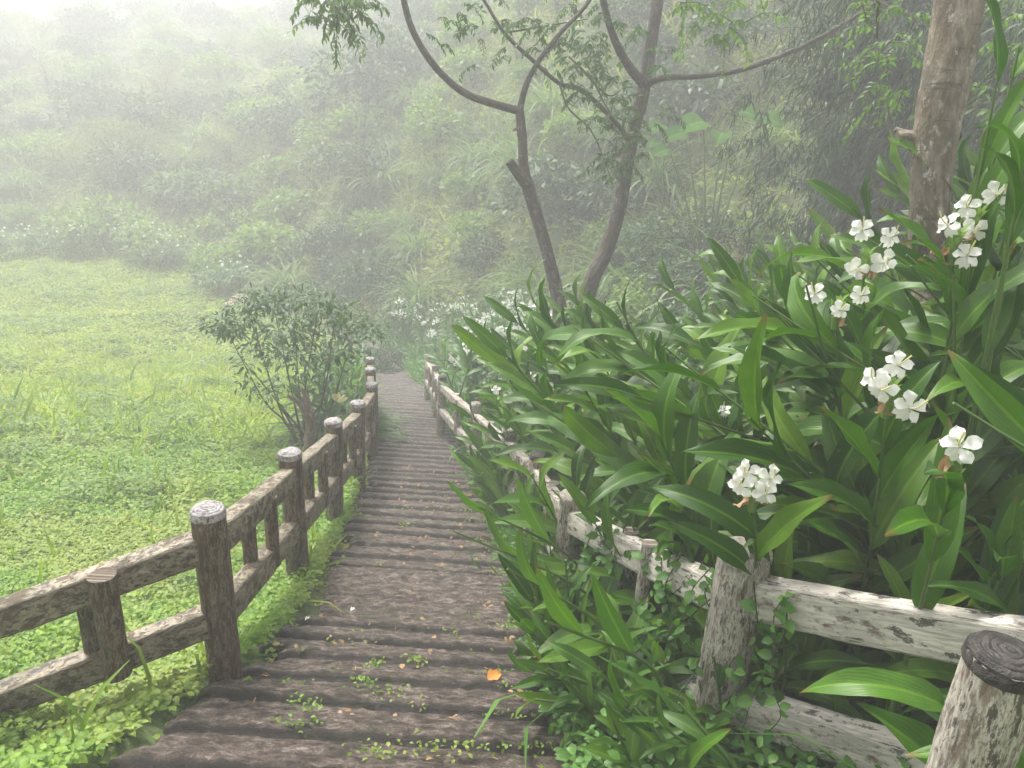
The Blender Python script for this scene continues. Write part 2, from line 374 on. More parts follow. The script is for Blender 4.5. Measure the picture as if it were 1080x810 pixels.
def fence_mat(name, dark, mid, pale, pale_lo, pale_hi, moss=.3, stain=(.17, .085, .035)):
    s = NT(name); luv = s.attr('luv').outputs['Vector']; geo = s.n('ShaderNodeNewGeometry').outputs['Position']
    g = s.noise(1, s.mapv(luv, (55, 5, 55)), 5, .65, .4); big = s.noise(4.5, geo, 5, .7, .3); bl = s.noise(1, s.mapv(luv, (26, 9, 26)), 7, .78, .15)
    c = s.mix(s.ramp(g, [(.32, (0, 0, 0)), (.62, (1, 1, 1))]), dark, mid)
    c = s.mix(s.math('MULTIPLY', s.ramp(s.noise(1, s.mapv(luv, (30, 3, 30)), 4), [(.52, (0, 0, 0)), (.64, (1, 1, 1))]), .65), c, stain)
    pm = s.ramp(bl, [(pale_lo, (0, 0, 0)), (pale_hi, (1, 1, 1))])
    pc = s.mix(s.ramp(g, [(.35, (0, 0, 0)), (.6, (1, 1, 1))]), tuple(k * .6 for k in pale), pale)
    c = s.mix(pm, c, pc)
    c = s.mix(s.math('MULTIPLY', s.ramp(s.noise(1, s.mapv(luv, (26, 9, 26)), 6, .75), [(.545, (0, 0, 0)), (.59, (1, 1, 1))]), .85), c, (.022, .018, .015))
    c = s.mix(s.math('MULTIPLY', s.ramp(big, [(.56, (0, 0, 0)), (.68, (1, 1, 1))]), moss), c, (.045, .06, .018))
    h = s.math('ADD', s.math('MULTIPLY', g, 1.0), s.math('MULTIPLY', pm, .35))
    ro = s.math('ADD', s.math('MULTIPLY', big, .35), .38)
    return s.fin(s.bsdf(c, ro, s.bump(h, .85, .012)))
M['fenceL'] = fence_mat('weathered_brown_rail', (.032, .023, .015), (.125, .090, .058), (.36, .31, .225), .43, .50, .3)
M['postL'] = fence_mat('weathered_brown_post', (.032, .022, .014), (.125, .083, .05), (.34, .28, .20), .47, .54, .3)
M['fenceR'] = fence_mat('peeling_white_rail', (.15, .10, .075), (.33, .24, .19), (.70, .65, .58), .35, .43, .12)
M['postR'] = fence_mat('grey_peeling_post', (.10, .07, .05), (.29, .22, .165), (.60, .55, .48), .41, .50, .12)
def cap_mat(name, a, b):
    s = NT(name); luv = s.attr('luv').outputs['Vector']; sep = s.n('ShaderNodeSeparateXYZ'); s.l(luv, sep.inputs[0])
    geo = s.n('ShaderNodeNewGeometry').outputs['Position']
    n = s.noise(55, geo, 4, .7)
    ring = s.math('SINE', s.math('ADD', s.math('MULTIPLY', sep.outputs[0], 420), s.math('MULTIPLY', n, 9)), 0)
    c = s.mix(s.ramp(n, [(.35, (0, 0, 0)), (.6, (1, 1, 1))]), a, b)
    c = s.mix(s.math('MULTIPLY', s.math('MAXIMUM', ring, 0), .22), c, tuple(k * .45 for k in a))
    c = s.mix(s.math('MULTIPLY', s.ramp(s.noise(18, geo, 4, .7), [(.5, (0, 0, 0)), (.6, (1, 1, 1))]), .75), c, tuple(k * .3 for k in a))
    return s.fin(s.bsdf(c, .55, s.bump(s.math('ADD', n, s.math('MULTIPLY', ring, .4)), .8, .008)))
M['capL'] = cap_mat('post_top', (.22, .20, .20), (.50, .47, .47))
M['capR'] = cap_mat('post_top_mouldy', (.02, .017, .015), (.06, .05, .045))

def path_mat():
    s = NT('path_stone'); geo = s.n('ShaderNodeNewGeometry').outputs['Position']; luv = s.attr('luv').outputs['Vector']
    sep = s.n('ShaderNodeSeparateXYZ'); s.l(luv, sep.inputs[0])
    g = s.noise(1, s.mapv(geo, (13, 24, 24)), 8, .8, .2); b = s.noise(3.2, geo, 5, .7); f = s.noise(95, geo, 5, .8)
    c = s.ramp(g, [(.36, (.014, .010, .008)), (.45, (.064, .046, .036)), (.54, (.185, .142, .115)), (.66, (.48, .41, .36))])
    c = s.mix(s.ramp(f, [(.46, (0, 0, 0)), (.62, (.7, .7, .7))]), c, (.022, .016, .013))
    groove_dark = s.ramp(s.math('ADD', sep.outputs[2], s.math('MULTIPLY', s.math('SUBTRACT', s.noise(14, geo, 5, .7), .5), .9)), [(.3, (1, 1, 1)), (.8, (0, 0, 0))])
    c = s.mix(s.math('MULTIPLY', groove_dark, .85), c, (.022, .018, .013))  # darker tone along the grooves between logs and down the side skirts
    c = s.mix(s.math('MULTIPLY', s.ramp(b, [(.52, (0, 0, 0)), (.68, (1, 1, 1))]), .45), c, (.055, .06, .025))
    c = s.mix(s.math('MULTIPLY', s.ramp(s.noise(9, geo, 5, .7), [(.62, (0, 0, 0)), (.70, (1, 1, 1))]), .5), c, (.30, .24, .21))
    ro = s.math('ADD', s.math('MULTIPLY', s.noise(7, geo, 4), .45), .22)
    h = s.math('ADD', s.math('MULTIPLY', g, .8), s.math('MULTIPLY', f, .5))
    return s.fin(s.bsdf(c, ro, s.bump(h, 1.0, .03), .6))
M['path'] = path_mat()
def ground_mat():
    s = NT('soil_and_moss'); geo = s.n('ShaderNodeNewGeometry').outputs['Position']
    a = s.noise(.6, geo, 6); b = s.noise(12, geo, 5)
    c = s.ramp(b, [(.3, (.035, .05, .016)), (.5, (.07, .11, .03)), (.7, (.12, .16, .045))])
    c = s.mix(s.ramp(a, [(.45, (0, 0, 0)), (.65, (.7, .7, .7))]), c, (.13, .17, .05))
    rnd = s.attr('rnd').outputs['Fac']
    c = s.mix(rnd, c, (.20, .12, .08))
    return s.fin(s.bsdf(c, .9, s.bump(b, 1, .05)))
M['ground'] = ground_mat()
def plain(name, c1, c2, sc=20, rough=.8):
    s = NT(name); geo = s.n('ShaderNodeNewGeometry').outputs['Position']; n = s.noise(sc, geo, 5, .7)
    return s.fin(s.bsdf(s.ramp(n, [(.35, c1), (.65, c2)]), rough, s.bump(n, .6, .02)))
M['rock'] = plain('pinkish_rock', (.32, .22, .18), (.55, .43, .38), 4)
M['concrete'] = plain('pale_concrete', (.55, .55, .53), (.72, .72, .7), 3)
M['fleck'] = plain('petal_fleck', (.6, .58, .52), (.75, .73, .68), 40)

# ---------------------------------------------------------------- ground sheet
def build_ground():
    xs = np.unique(np.concatenate([np.arange(-10, 8, .2), np.arange(-50, 40, 1.0), np.arange(-160, 121, 5.0)]))
    ys = np.unique(np.concatenate([np.arange(0, 26, .2), np.arange(-20, 62, 1.0), np.arange(-40, 181, 5.0)]))
    X, Y = np.meshgrid(xs, ys); Z = ground(X.ravel(), Y.ravel()).reshape(X.shape)
    n = len(xs); i, j = np.meshgrid(np.arange(len(ys) - 1), np.arange(n - 1), indexing='ij')
    a = (i * n + j).ravel(); Fq = np.stack([a, a + 1, a + n + 1, a + n], -1)
    # bare reddish soil: strip of the field terrace and the spot by the rocks
    x, y = X.ravel(), Y.ravel()
    br = np.exp(-((y - 23.2 - .16 * (x + 16)) / .35) ** 2) * ((x < -10) & (x > -19)) * .8
    br = np.maximum(br, np.exp(-(((x + 10.0) / 1.0) ** 2 + ((y - 27.0) / .9) ** 2)))
    c = at(790, 190, 15.0); br = np.maximum(br, .8 * np.exp(-(((x - c[0]) / 1.3) ** 2 + ((y - c[1]) / 1.2) ** 2)))
    mb = MB(); mb.add(np.stack([x, y, Z.ravel()], -1), Fq, None, br)
    tag(mb.build('ground', M['ground']), kind='structure')
build_ground()

# ---------------------------------------------------------------- path of moulded log steps
def build_path():
    g = np.random.default_rng(3)
    # tread edges along Y; each entry = (start, end, z, logs)
    Yc = 0.0; treads = []
    while Yc < 22.5:
        if 3.6 < Yc < 4.0: run = .82; logs = 1
        elif Yc < 3.6: run = .25 + g.normal() * .02; logs = 2
        else: run = .25 + g.normal() * .03 + .10 * (g.random() < .15); logs = 2
        if Yc < 3.66 < Yc + run + .06 and Yc < 3.6: run = 3.66 - Yc
        treads.append((Yc, Yc + run, float(prof(Yc + run * .5)), logs)); Yc += run
    NX = 60; rows = []; uvs = []
    for ti, (a, b, z, logs) in enumerate(treads):
        jl, jr = g.normal() * .05, g.normal() * .035; yaw = g.normal() * .008; tl = g.normal() * .004
        step = .010 if a < 6 else .016 if a < 12 else .03
        n = max(6, int((b - a) / step)); ts = np.linspace(0, 1, n)
        for k, t in enumerate(ts):
            Y = a + (b - a) * t
            q = (t * round(logs)) % 1.0 if t < 1 else 1.0
            wd = .028 / ((b - a) / round(logs))
            amp = .045
            L, Rr = edgeL(Y) + jl, edgeR(Y) + jr + .06
            u = np.linspace(0, 1, NX); x = L + (Rr - L) * u
            yy = Y + yaw * (u - .5) * 2 + .003 * (vnoise(x, np.full(NX, ti * 3.1), 3.5, 8) - .5) - .04 * (x - (L + Rr) / 2) * 0
            side = np.clip(np.minimum(u, 1 - u) / .04, 0, 1)
            ql = q + (fbm(x, np.full(NX, ti * 2.3 + round(t * logs - .5)), 16, 15) - .5) * wd * .6
            bl_ = np.clip(ql / wd, 0, 1) ** .7 * (1 - .55 * np.clip((ql - wd) / (1 - wd), 0, 1) ** 1.6) * (1 if logs == 2 else .9)
            if logs == 1: bl_ = bl_ - .3 * np.exp(-((q - .52) * (b - a) / .012) ** 2)
            zz = z - (t - .5) * .04 * (b - a) / .36 + amp * (bl_ - 1) + tl * (u - .5) * 2 + ( .016 * (fbm(x, yy, 11, 2) - .5) + .014 * (vnoise(x, yy, 42, 3) - .5)) + .006 * (fbm(x, yy, 2.5, 12) - .5) - .03 * (1 - side)
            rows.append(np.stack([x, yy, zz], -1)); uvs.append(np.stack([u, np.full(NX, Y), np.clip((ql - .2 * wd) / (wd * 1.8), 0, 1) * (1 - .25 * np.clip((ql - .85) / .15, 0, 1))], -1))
    V = np.array(rows)
    # skirts
    lo = V.copy()
    sk1 = V[:, :1].copy(); sk1[:, :, 2] -= .35; sk2 = V[:, -1:].copy(); sk2[:, :, 2] -= .35
    V = np.concatenate([sk1, V, sk2], 1); U = np.array(uvs); U = np.concatenate([U[:, :1] * [1, 1, 0], U, U[:, -1:] * [1, 1, 0]], 1)
    nx = NX + 2; nr = len(V)
    i, j = np.meshgrid(np.arange(nr - 1), np.arange(nx - 1), indexing='ij'); a = (i * nx + j).ravel()
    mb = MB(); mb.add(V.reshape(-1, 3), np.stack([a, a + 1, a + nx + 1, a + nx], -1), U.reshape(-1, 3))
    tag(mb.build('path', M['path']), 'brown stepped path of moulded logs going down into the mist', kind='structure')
build_path()

# ---------------------------------------------------------------- fences
SEED = [0]
def nseed(): SEED[0] += 1; return SEED[0]
def post(par, top, base_z, r, mat, capm, lean=(0, 0)):
    t = np.array(top, float); b = np.array([t[0] - lean[0], t[1] - lean[1], base_z - .25])
    mb = MB(); tube(mb, [b, (b * .5 + t * .5), t], [r * 1.04, r, r * .97], 18, 22, .035, cap=True, seed=nseed())
    o = mb.build('post', mat, par)
    cb = MB(); n = 18; rings = [(0, .016), (.45, .014), (.85, .008), (.99, -.004), (1.005, -.03)]
    V = []; UV = []
    for q, h in rings:
        for k in range(n):
            th = k / n * 2 * math.pi; w = 1 + .03 * math.sin(3 * th + SEED[0])
            V.append((t[0] + r * q * w * math.cos(th), t[1] + r * q * w * math.sin(th), t[2] + h + .002)); UV.append((r * q, th, 0))
    Fq = [(i * n + k, i * n + (k + 1) % n, (i + 1) * n + (k + 1) % n, (i + 1) * n + k)[::-1] for i in range(len(rings) - 1) for k in range(n)]
    cb.add(V, Fq, UV); c = cb.build('post_top', capm, o); c.parent = o
    return o
def rail(par, a, b, mat, hw=.045, hh=.068, sag=0):
    a, b = np.array(a, float), np.array(b, float); mb = MB()
    m = (a + b) / 2 + [0, 0, -sag]
    tube(mb, [a, m, b], [.1], 20, 26, .045, sq=(hw, hh), up=(0, 0, 1), seed=nseed())
    return mb.build('rail', mat, par)
def bal(par, bot, top, mat, r=.045):
    mb = MB(); tube(mb, [bot, (np.array(bot) + top) / 2, top], [r, r * .96, r], 14, 14, .06, seed=nseed())
    return mb.build('baluster', mat, par)
def fence_fix(o): pass

# left fence: sections run down beside the path, the nearest one turns out to the left
Lp = []
L0 = np.array([-2.22, 2.36])
for (x, y) in [(-1.27, 2.83), (-1.37, 4.3), (-1.43, 5.65), (-1.50, 6.9), (-1.66, 8.4), (-1.98, 9.95), (-2.27, 11.4)]: Lp.append((x, y))
fl = thing('log_fence', 'brown weathered post and rail fence on the left edge of the path', 'fence', (-1.27, 2.83, gz(-1.27, 2.83)))
tops = []
for i, (x, y) in enumerate([tuple(L0)] + Lp):
    tz = float(prof(y)) + .95
    if i == 1: tz = -.20
    if i == 0: tz = -.42
    post(fl, (x, y, tz), gz(x, y), .075, M['postL'], M['capL'], lean=(random.gauss(0, .015), random.gauss(0, .015)))
    tops.append(np.array([x, y, tz]))
for i in range(len(tops) - 1):
    A, B = tops[i], tops[i + 1]; dr = B - A; L = np.linalg.norm(dr); e = dr / L
    h = norm(np.array([dr[0], dr[1], 0])); side = np.array([h[1], -h[0], 0])
    for dz in (.17, .56):
        a_ = A + e * .05 - [0, 0, dz]; b_ = B - e * .05 - [0, 0, dz]
        rail(fl, a_, b_, M['fenceL'], .048, .07, .004)
    for f_, off in ((.42, -.028), (.58, .028)) if i else ((.60, .075), (.52, -.02)):
        P = A + dr * f_; big = (i == 0 and off > 0)
        bal(fl, P + side * off - [0, 0, .60], P + side * off - [0, 0, (.09 if big else .16)], M['postL'], .055 if big else .04)

# right fence: pale, peeling, half buried in the gingers
_A, _B = at(812, 644, 2.72), at(1080, 686, 2.2); _X = _B + (_B - _A) * .45
Rp = [(_X[0], _X[1], _X[2] + .16), (.90, 2.42, .03), (.38, 3.78, -.56), (.22, 5.0, -.94), (.00, 6.15, -1.29), (-.38, 7.7, -1.74), (-.98, 10.0, -2.36), (-1.25, 11.6, -2.8), (-1.6, 13.4, -3.3)]
fr = thing('log_fence', 'pale fence with peeling white rails half buried in the ginger on the right', 'fence', (.9, 2.42, gz(.9, 2.42)))
rt = []
for i, (x, y, z) in enumerate(Rp):
    post(fr, (x, y, z), gz(x, y) - .1, (.09, .098, .075)[i] if i < 3 else .062, M['postR'], M['capR'] if i in (3, 6) else M['postR'], lean=(random.gauss(0, .02), random.gauss(0, .02)))
    rt.append(np.array([x, y, z]))
_P = at(1062, 692, 1.5); post(fr, _P, gz(_P[0], _P[1]), .074, M['postR'], M['capR'], lean=(-.02, .02))
for i in range(len(rt) - 1):
    A, B = rt[i], rt[i + 1]; dr = B - A; e = norm(dr); h = norm(np.array([dr[0], dr[1], 0])); side = np.array([h[1], -h[0], 0])
    for dz in (.16, .68 if i < 2 else .52):
        rail(fr, A + e * .05 - [0, 0, dz + (.07 if i == 1 else 0)], B - e * .05 - [0, 0, dz + (.03 if i == 0 else 0)], M['fenceR'] if i < 2 else M['postR'], .045 if i < 2 else .04, (.08 if i == 0 else .07) if i < 2 else .052, .006)
    for f_, off in ((.40, -.03), (.58, .03)):
        P = A + dr * f_
        if i == 0: continue
        bal(fr, P + side * off - [0, 0, .72 if i < 2 else .56], P + side * off - [0, 0, .10], M['postR'], .036)

# ---------------------------------------------------------------- ginger
GL = [leaf_t(9, 6, .215, dr, fo, .10, .012, pk, seed=k) for k, (dr, fo, pk) in enumerate([(.5, .35, .42), (.9, .3, .45), (1.3, .25, .4), (.25, .45, .45), (1.7, .3, .38), (.7, .55, .42)])]
GS = [leaf_t(7, 4, .235, dr, fo, .06, .012, .4, seed=k + 9) for k, (dr, fo) in enumerate([(.2, .3), (.5, .35), (.9, .25)])]
GF = [leaf_t(4, 2, .17, dr, .3, 0, .01, .42, seed=k + 20) for k, dr in enumerate([.6, 1.1, 1.6])]
PET = leaf_t(6, 4, .72, .75, .2, .16, .05, .66, seed=31)
PETN = leaf_t(4, 2, .42, .5, .2, .05, .03, .6, seed=32)
def ginger_geo(stemP, nleaf, L, plane, temps, start=.22, amax=44, amin=9, jit=.12, prune=False):
    """leaf & stalk builders for a stalk through stemP (world or local points)"""
    C = spline(stemP, 40); T = norm(np.gradient(C, axis=0))
    st = MB(); tube(st, stemP, [.011, .009, .004], 7, 20, 0, r=random.random())
    lf = MB(); groups = {k: ([], [], [], []) for k in range(len(temps))}
    for i in range(nleaf):
        f_ = start + (1 - start) * (i + random.uniform(-.2, .2)) / max(1, nleaf - 1); f_ = min(max(f_, start), 1)
        k = int(f_ * 39); t = T[k]; p = C[k]
        sd = np.array(plane, float); sd = norm(sd - (sd @ t) * t) * (1 if i % 2 else -1)
        q = norm(np.cross(t, sd)) * random.gauss(0, .22)
        a = R_(amax + (amin - amax) * ((f_ - start) / (1 - start)) ** 1.3 + random.gauss(0, 7))
        dd = norm(math.cos(a) * t + math.sin(a) * norm(sd + q)); nn = norm(t - (t @ dd) * dd) + np.array([-.12, -.5, .38]) + rng.normal(0, jit, 3)
        sz = L * (0.72 + .5 * math.sin(math.pi * min(1, (f_ - start) / (1 - start) * .8 + .12))) * random.uniform(.85, 1.1)
        gk = random.randrange(len(temps))
        g_ = groups[gk]; g_[0].append(p); g_[1].append(dd); g_[2].append(nn); g_[3].append(sz)
    for k, (a, b, c, d) in groups.items():
        if a: scatter(lf, temps[k], np.array(a), np.array(b), np.array(c), np.array(d), prune=prune)
    return st, lf
def bloom(par, c, out, size, up=(0, 0, 1)):
    """one white butterfly-shaped bloom: broad lip, two wings, three narrow petals, curved filament"""
    out = norm(out); up = norm(np.array(up) - (np.array(up) @ out) * out); s_ = np.cross(out, up)
    mb = MB(); P = []; D = []; N = []; S = []
    for ang in (-38, 38):                                   # two-lobed lip, held up
        a = R_(ang); P.append(c); D.append(norm(up * math.cos(a) + s_ * math.sin(a) + out * .25)); N.append(out + up * .1); S.append(size * .56)
    for ang in (96, -112):
        a = R_(ang); P.append(c); D.append(norm(up * math.cos(a) + s_ * math.sin(a) + out * .3)); N.append(out + up * .3); S.append(size * .5)
    scatter(mb, PET, np.array(P), np.array(D), np.array(N), np.array(S))
    P = []; D = []; N = []; S = []
    for ang in (150, -150, 180):
        a = R_(ang); P.append(c); D.append(norm(up * math.cos(a) + s_ * math.sin(a) - out * .2)); N.append(out); S.append(size * .5)
    scatter(mb, PETN, np.array(P), np.array(D), np.array(N), np.array(S))
    tube(mb, [c - out * size * .75 - up * size * .25, c - out * size * .3, c], [.002, .0022, .003], 6, 8)
    fo = mb.build('bloom', M['petal'], par)
    fm = MB(); tube(fm, [c, c + out * size * .35 + up * size * .1, c + out * size * .55 + up * size * .42], [.0022, .002, .0025], 6, 10)
    fm.build('filament', M['filament'], fo).parent = fo
    return fo
def flower_head(root, tip, n, size=.085, dirb=(-.2, -1, .25), withered=1, spread=.07):
    tip = np.array(tip, float)
    mb = MB(); bt = leaf_t(4, 2, .5, .3, .6, 0, .2, .45)
    N = 14; k = np.arange(N); a = k * 2.4; z = k / N * .10
    pos = np.stack([.008 * np.cos(a), .008 * np.sin(a), z - .085], -1) + tip
    dd = np.stack([np.cos(a) * .35, np.sin(a) * .35, np.ones(N)], -1); scatter(mb, bt, pos, dd, np.stack([-np.cos(a), -np.sin(a), .2 + 0 * a], -1), .045)
    tube(mb, [tip - [0, 0, .09], tip - [0, 0, .04], tip + [0, 0, .02]], [.012, .016, .006], 8, 10)
    fh = mb.build('flower_head', M['bract'], root)
    fh['_o'] = [float(c) for c in root['_o']]
    db = norm(np.array(dirb, float)); sd = norm(np.cross(db, [0, 0, 1.0])); upv = np.cross(sd, db)
    for i in range(n):
        th = 2 * math.pi * i / max(n, 1) + random.uniform(-.7, .7) + .6
        rr_ = spread * (random.uniform(.35, 1.15) if n > 1 else .1)
        c = tip + sd * rr_ * math.cos(th) + upv * (rr_ * math.sin(th) + .015) + db * random.uniform(.01, .05)
        o = norm(db + .45 * sd * math.cos(th) + .3 * upv * math.sin(th) + rng.normal(0, .18, 3))
        bloom(fh, c, o, size * random.uniform(.9, 1.12), norm(upv + rng.normal(0, .3, 3)))
    for i in range(withered):
        wm = MB(); c = tip + sd * random.uniform(-.02, .03) - upv * .03
        wt = leaf_t(4, 2, .35, 1.2, .7, .3, .1)
        scatter(wm, wt, np.tile(c, (3, 1)) + rng.normal(0, .006, (3, 3)), rng.normal(0, .35, (3, 3)) + [0, 0, -1], rng.normal(0, 1, (3, 3)), .06)
        w = wm.build('withered_petal', M['withered'], fh)
    return fh
def ginger_plant(base, tip, bow=.18, nleaf=16, L=.5, plane=None, name='ginger_plant', label='', group=None, temps=GL, mat='ginger', fl=None, start=.22, prune=True, sil=False):
    base = np.array(base, float); tip = np.array(tip, float)
    up = base + [0, 0, np.linalg.norm(tip - base) * .5]; mid = (base + tip) / 2 * .55 + up * .45
    P = [base - [0, 0, .08], base * .75 + mid * .25 + [0, 0, .05], mid, tip]
    if plane is None: plane = (math.cos(random.uniform(-1.2, 1.2)), math.sin(random.uniform(-1.2, 1.2)), 0)
    SILON[0] = sil; st, lf = ginger_geo(P, nleaf, L, plane, temps, start, prune=prune); SILON[0] = False
    kept = sum(len(v) for v in lf.v) / max(1, nleaf * len(temps[0][0]))
    if prune and kept < (-1 if fl else .84 if sil and 'reaching' not in label and 'sweeping' not in label else .6): return None
    root = thing(name, label, 'ginger plant', base, group)
    st.build('stalk', M['stalk'], root); 
    if lf.v: lf.build('foliage', M[mat], root)
    if fl: flower_head(root, tip + [0, 0, .05], **fl)
    return root

# sight lines the real plants leave open: rails, posts, flower heads, the steps
ZONES += [(475, 340, 520, 440, 42, 5.2), (835, 652, 1085, 702, 26, 2.5), (1052, 700, 1015, 810, 48, 1.6), (790, 640, 768, 730, 26, 2.9), (616, 582, 755, 625, 12, 3.6), (598, 545, 600, 590, 9, 4.0),
    (800, 770, 930, 815, 22, 2.9), (690, 700, 735, 718, 16, 3.1), (795, 488, 800, 510, 36, 2.3), (910, 392, 968, 400, 40, 2.15), (1008, 458, 1010, 464, 22, 1.85),
    (905, 255, 925, 270, 38, 2.85), (855, 310, 905, 318, 20, 2.7), (1030, 218, 1034, 226, 24, 2.45), (1008, 240, 1008, 250, 20, 2.4), (1000, 20, 985, 200, 34, 4.4),
    (530, 413, 532, 415, 10, 6.5), (562, 396, 563, 398, 8, 6.8), (764, 433, 765, 436, 12, 3.5), (440, 810, 440, 640, 85, 9), (425, 640, 430, 560, 62, 9), (430, 560, 420, 400, 38, 12),
    (300, 700, 250, 810, 100, 9)]
# tops of the foreground bank as heights the plants really reach: px -> py of the uppermost leaves
SX = [500, 540, 575, 600, 640, 700, 745, 790, 830, 880, 960, 1030, 1060, 1100, 1300]
SY = [440, 400, 350, 318, 300, 330, 352, 300, 262, 240, 250, 215, 100, 50, 20]
BG = 'tall flowerless ginger plants crowded behind the right fence'; BL_ = 'tall flowerless ginger plant with long glossy leaves in the bank behind the right fence'
protos = []
for k in range(12):
    H = 1.6; lean = random.uniform(.45, 1.0)
    protos.append(ginger_plant((0, 0, 0), (-lean, random.uniform(-.35, .2), H), nleaf=random.randint(14, 18), L=random.uniform(.46, .56), name='ginger_plant', label=BL_, group=BG, start=.12, prune=False))
used = set(); cells = []
for yy in np.arange(.75, 9.2, .345):
    for xx in np.arange(0, 4.6, .37):
        x = float(fenceR(yy)) + .28 + xx + random.uniform(-.15, .15); y = yy + random.uniform(-.15, .15)
        cells.append((x, y))
cnt = 0
T3BASE = at(985, 330, 5.0)
for (x, y) in cells:
    z = gz(x, y); lo = np.array([x, y, z])
    px, py, dz = proj(lo + [-.4, 0, .8])
    if dz < .6 or px > 1330 or px < 460: continue
    # height from silhouette
    best = None
    for Hh in np.arange(2.5, .7, -.05):
        q = proj(lo + [-.4 * Hh / 1.6, -.05, Hh + .22])
        if q[1] > np.interp(q[0], SX, SY): best = Hh; break
    if best is None: continue
    if cnt > 285: break
    Hh = min(best, 1.95) * random.uniform(.85, 1.0)
    cnt += 1
    if dz < 4.4:
        ln = random.uniform(.55, 1.0) * Hh; th = random.gauss(-.05, .3); tp = None
        while Hh > .45:
            tp = lo + [-ln * math.cos(th), -ln * math.sin(th), Hh * .9]; q = proj(tp)
            if q[1] > np.interp(q[0], SX, SY) + 14 and q[2] > 2.0: break
            Hh -= .06; ln *= .95
        if Hh <= .45: continue
        if any(capdist(*proj(lo * (1 - f_) + tp * f_ + [0, 0, .1])[:2], z_) < z_[4] * .6 and proj(tp)[2] < z_[5] for z_ in ZONES for f_ in (.3, .5, .65, .8, .95)): continue
        ginger_plant(lo, tp, nleaf=random.randint(15, 20), L=random.uniform(.44, .58), label=BL_, group=BG, start=.12, sil=True)
        continue
    q = proj(lo + [-.55 * Hh, -.05, .8 * Hh])
    if q[0] < 512: continue
    pr = random.choice(protos)
    place(pr, used, lo, random.gauss(-.1, .5), Hh / 1.6 * 1.0, tilt=(random.gauss(0, .08), random.gauss(-.04, .08)))
for p in protos:
    if id(p) not in used:
        for c in list(p.children): bpy.data.objects.remove(c)
        bpy.data.objects.remove(p)

# flowering plants, each where its flower head stands in the bank
def hero(px, py, dep, lab, fl, off=(.55, .15), L=.42, nl=15, **k):
    tip = at(px, py, dep); b = tip + [off[0], off[1], 0]; b[2] = gz(b[0], b[1])
    return ginger_plant(b, tip - [0, 0, .05], nleaf=nl, L=L, label=lab, group='ginger plants flowering white behind the right fence', fl=fl, **k)
hero(798, 512, 2.35, 'ginger plant with three white blooms just above the leaning right post', dict(n=4, size=.082, dirb=(-.35, -1, .3)), off=(.3, .5))
hero(941, 410, 2.2, 'ginger plant with a big white flower head above the longest white rail', dict(n=4, size=.088, dirb=(-.3, -1, .2)), off=(.35, .45))
hero(1012, 476, 1.9, 'ginger plant with a single large white bloom low at the right edge', dict(n=1, size=.105, dirb=(-.4, -1, .2)), off=(.3, .4))
hero(914, 272, 2.9, 'ginger plant with three white blooms standing just left of the mottled trunk', dict(n=4, size=.095, dirb=(-.2, -1, .1), spread=.085), off=(.4, .3))
hero(885, 322, 2.75, 'ginger plant with a flat spread of small white blooms left of the mottled trunk', dict(n=3, size=.075, dirb=(-.2, -1, .3), spread=.08), off=(.4, .3))
hero(1032, 228, 2.5, 'ginger plant with white blooms standing right in front of the mottled trunk', dict(n=3, size=.085, dirb=(-.3, -1, .2), spread=.08), off=(.4, .3))
hero(1010, 250, 2.45, 'ginger plant with fading white blooms beside the trunk at the upper right', dict(n=2, size=.08, dirb=(-.6, -1, .0), withered=2), off=(.45, .2))
hero(530, 417, 6.6, 'ginger plant with two white blooms over the far part of the right fence', dict(n=2, size=.10, dirb=(-.3, -1, .3), withered=0), off=(.3, .1), L=.42)
hero(562, 400, 6.9, 'ginger plant with a small white bloom above the far right fence', dict(n=1, size=.10, dirb=(-.3, -1, .3), withered=0), off=(.3, .1), L=.42)
hero(581, 422, 6.4, 'ginger plant whose white bloom hides among leaves over the far right fence', dict(n=2, size=.09, dirb=(-.3, -1, .3), withered=0), off=(.3, .1), L=.42)
hero(764, 437, 3.6, 'ginger plant with a white bloom peeping between leaves in the middle of the bank', dict(n=1, size=.07, dirb=(-.3, -1, .3), withered=0), off=(.4, .3))
# tall stalks with no flowers that stand out
def tallp(px, py, dep, lab, off=(.45, .1), L=.48, nl=15, mat='ginger', plane=None, **k):
    tip = at(px, py, dep); b = tip + [off[0], off[1], 0]; b[2] = gz(b[0], b[1])
    return ginger_plant(b, tip, nleaf=nl, L=L, label=lab, group='stand-out flowerless ginger plants', mat=mat, plane=plane, sil=px < 770, **k)
tallp(1075, 50, 2.6, 'tallest ginger plant rising past the trunk at the upper right edge', off=(.15, .1), L=.42, nl=18)
tallp(1090, 130, 2.2, 'ginger plant with broad leaves cut by the right edge of the picture', off=(.2, .1), L=.38, nl=16)
tallp(1050, 95, 2.5, 'ginger plant with narrow upright leaves just right of the mottled trunk', off=(.2, .1), L=.40, nl=17)
tallp(1110, 40, 2.5, 'ginger plant arching in over the top right edge of the bank', off=(.15, .1), L=.42, nl=17)
tallp(1075, 190, 2.3, 'ginger plant behind the flower heads at the right edge', off=(.25, .1), L=.40, nl=15)
tallp(1010, 330, 2.6, 'ginger plant with broad upright leaves between the two upper right flower heads', off=(.2, .25), L=.52)
tallp(650, 318, 3.6, 'ginger plant with long leaves sweeping up left in front of the two slim trees', off=(.75, .1), L=.6, nl=18, plane=(.5, .2, .8))
tallp(620, 345, 3.9, 'ginger plant with a curled leaf tip just below the forked tree', off=(.7, .1), L=.58, nl=17, plane=(.5, .2, .8))
tallp(700, 350, 3.2, 'ginger plant with dense sword leaves in the middle of the bank crest', off=(.6, .2), L=.6, nl=18, plane=(.6, .4, .6))
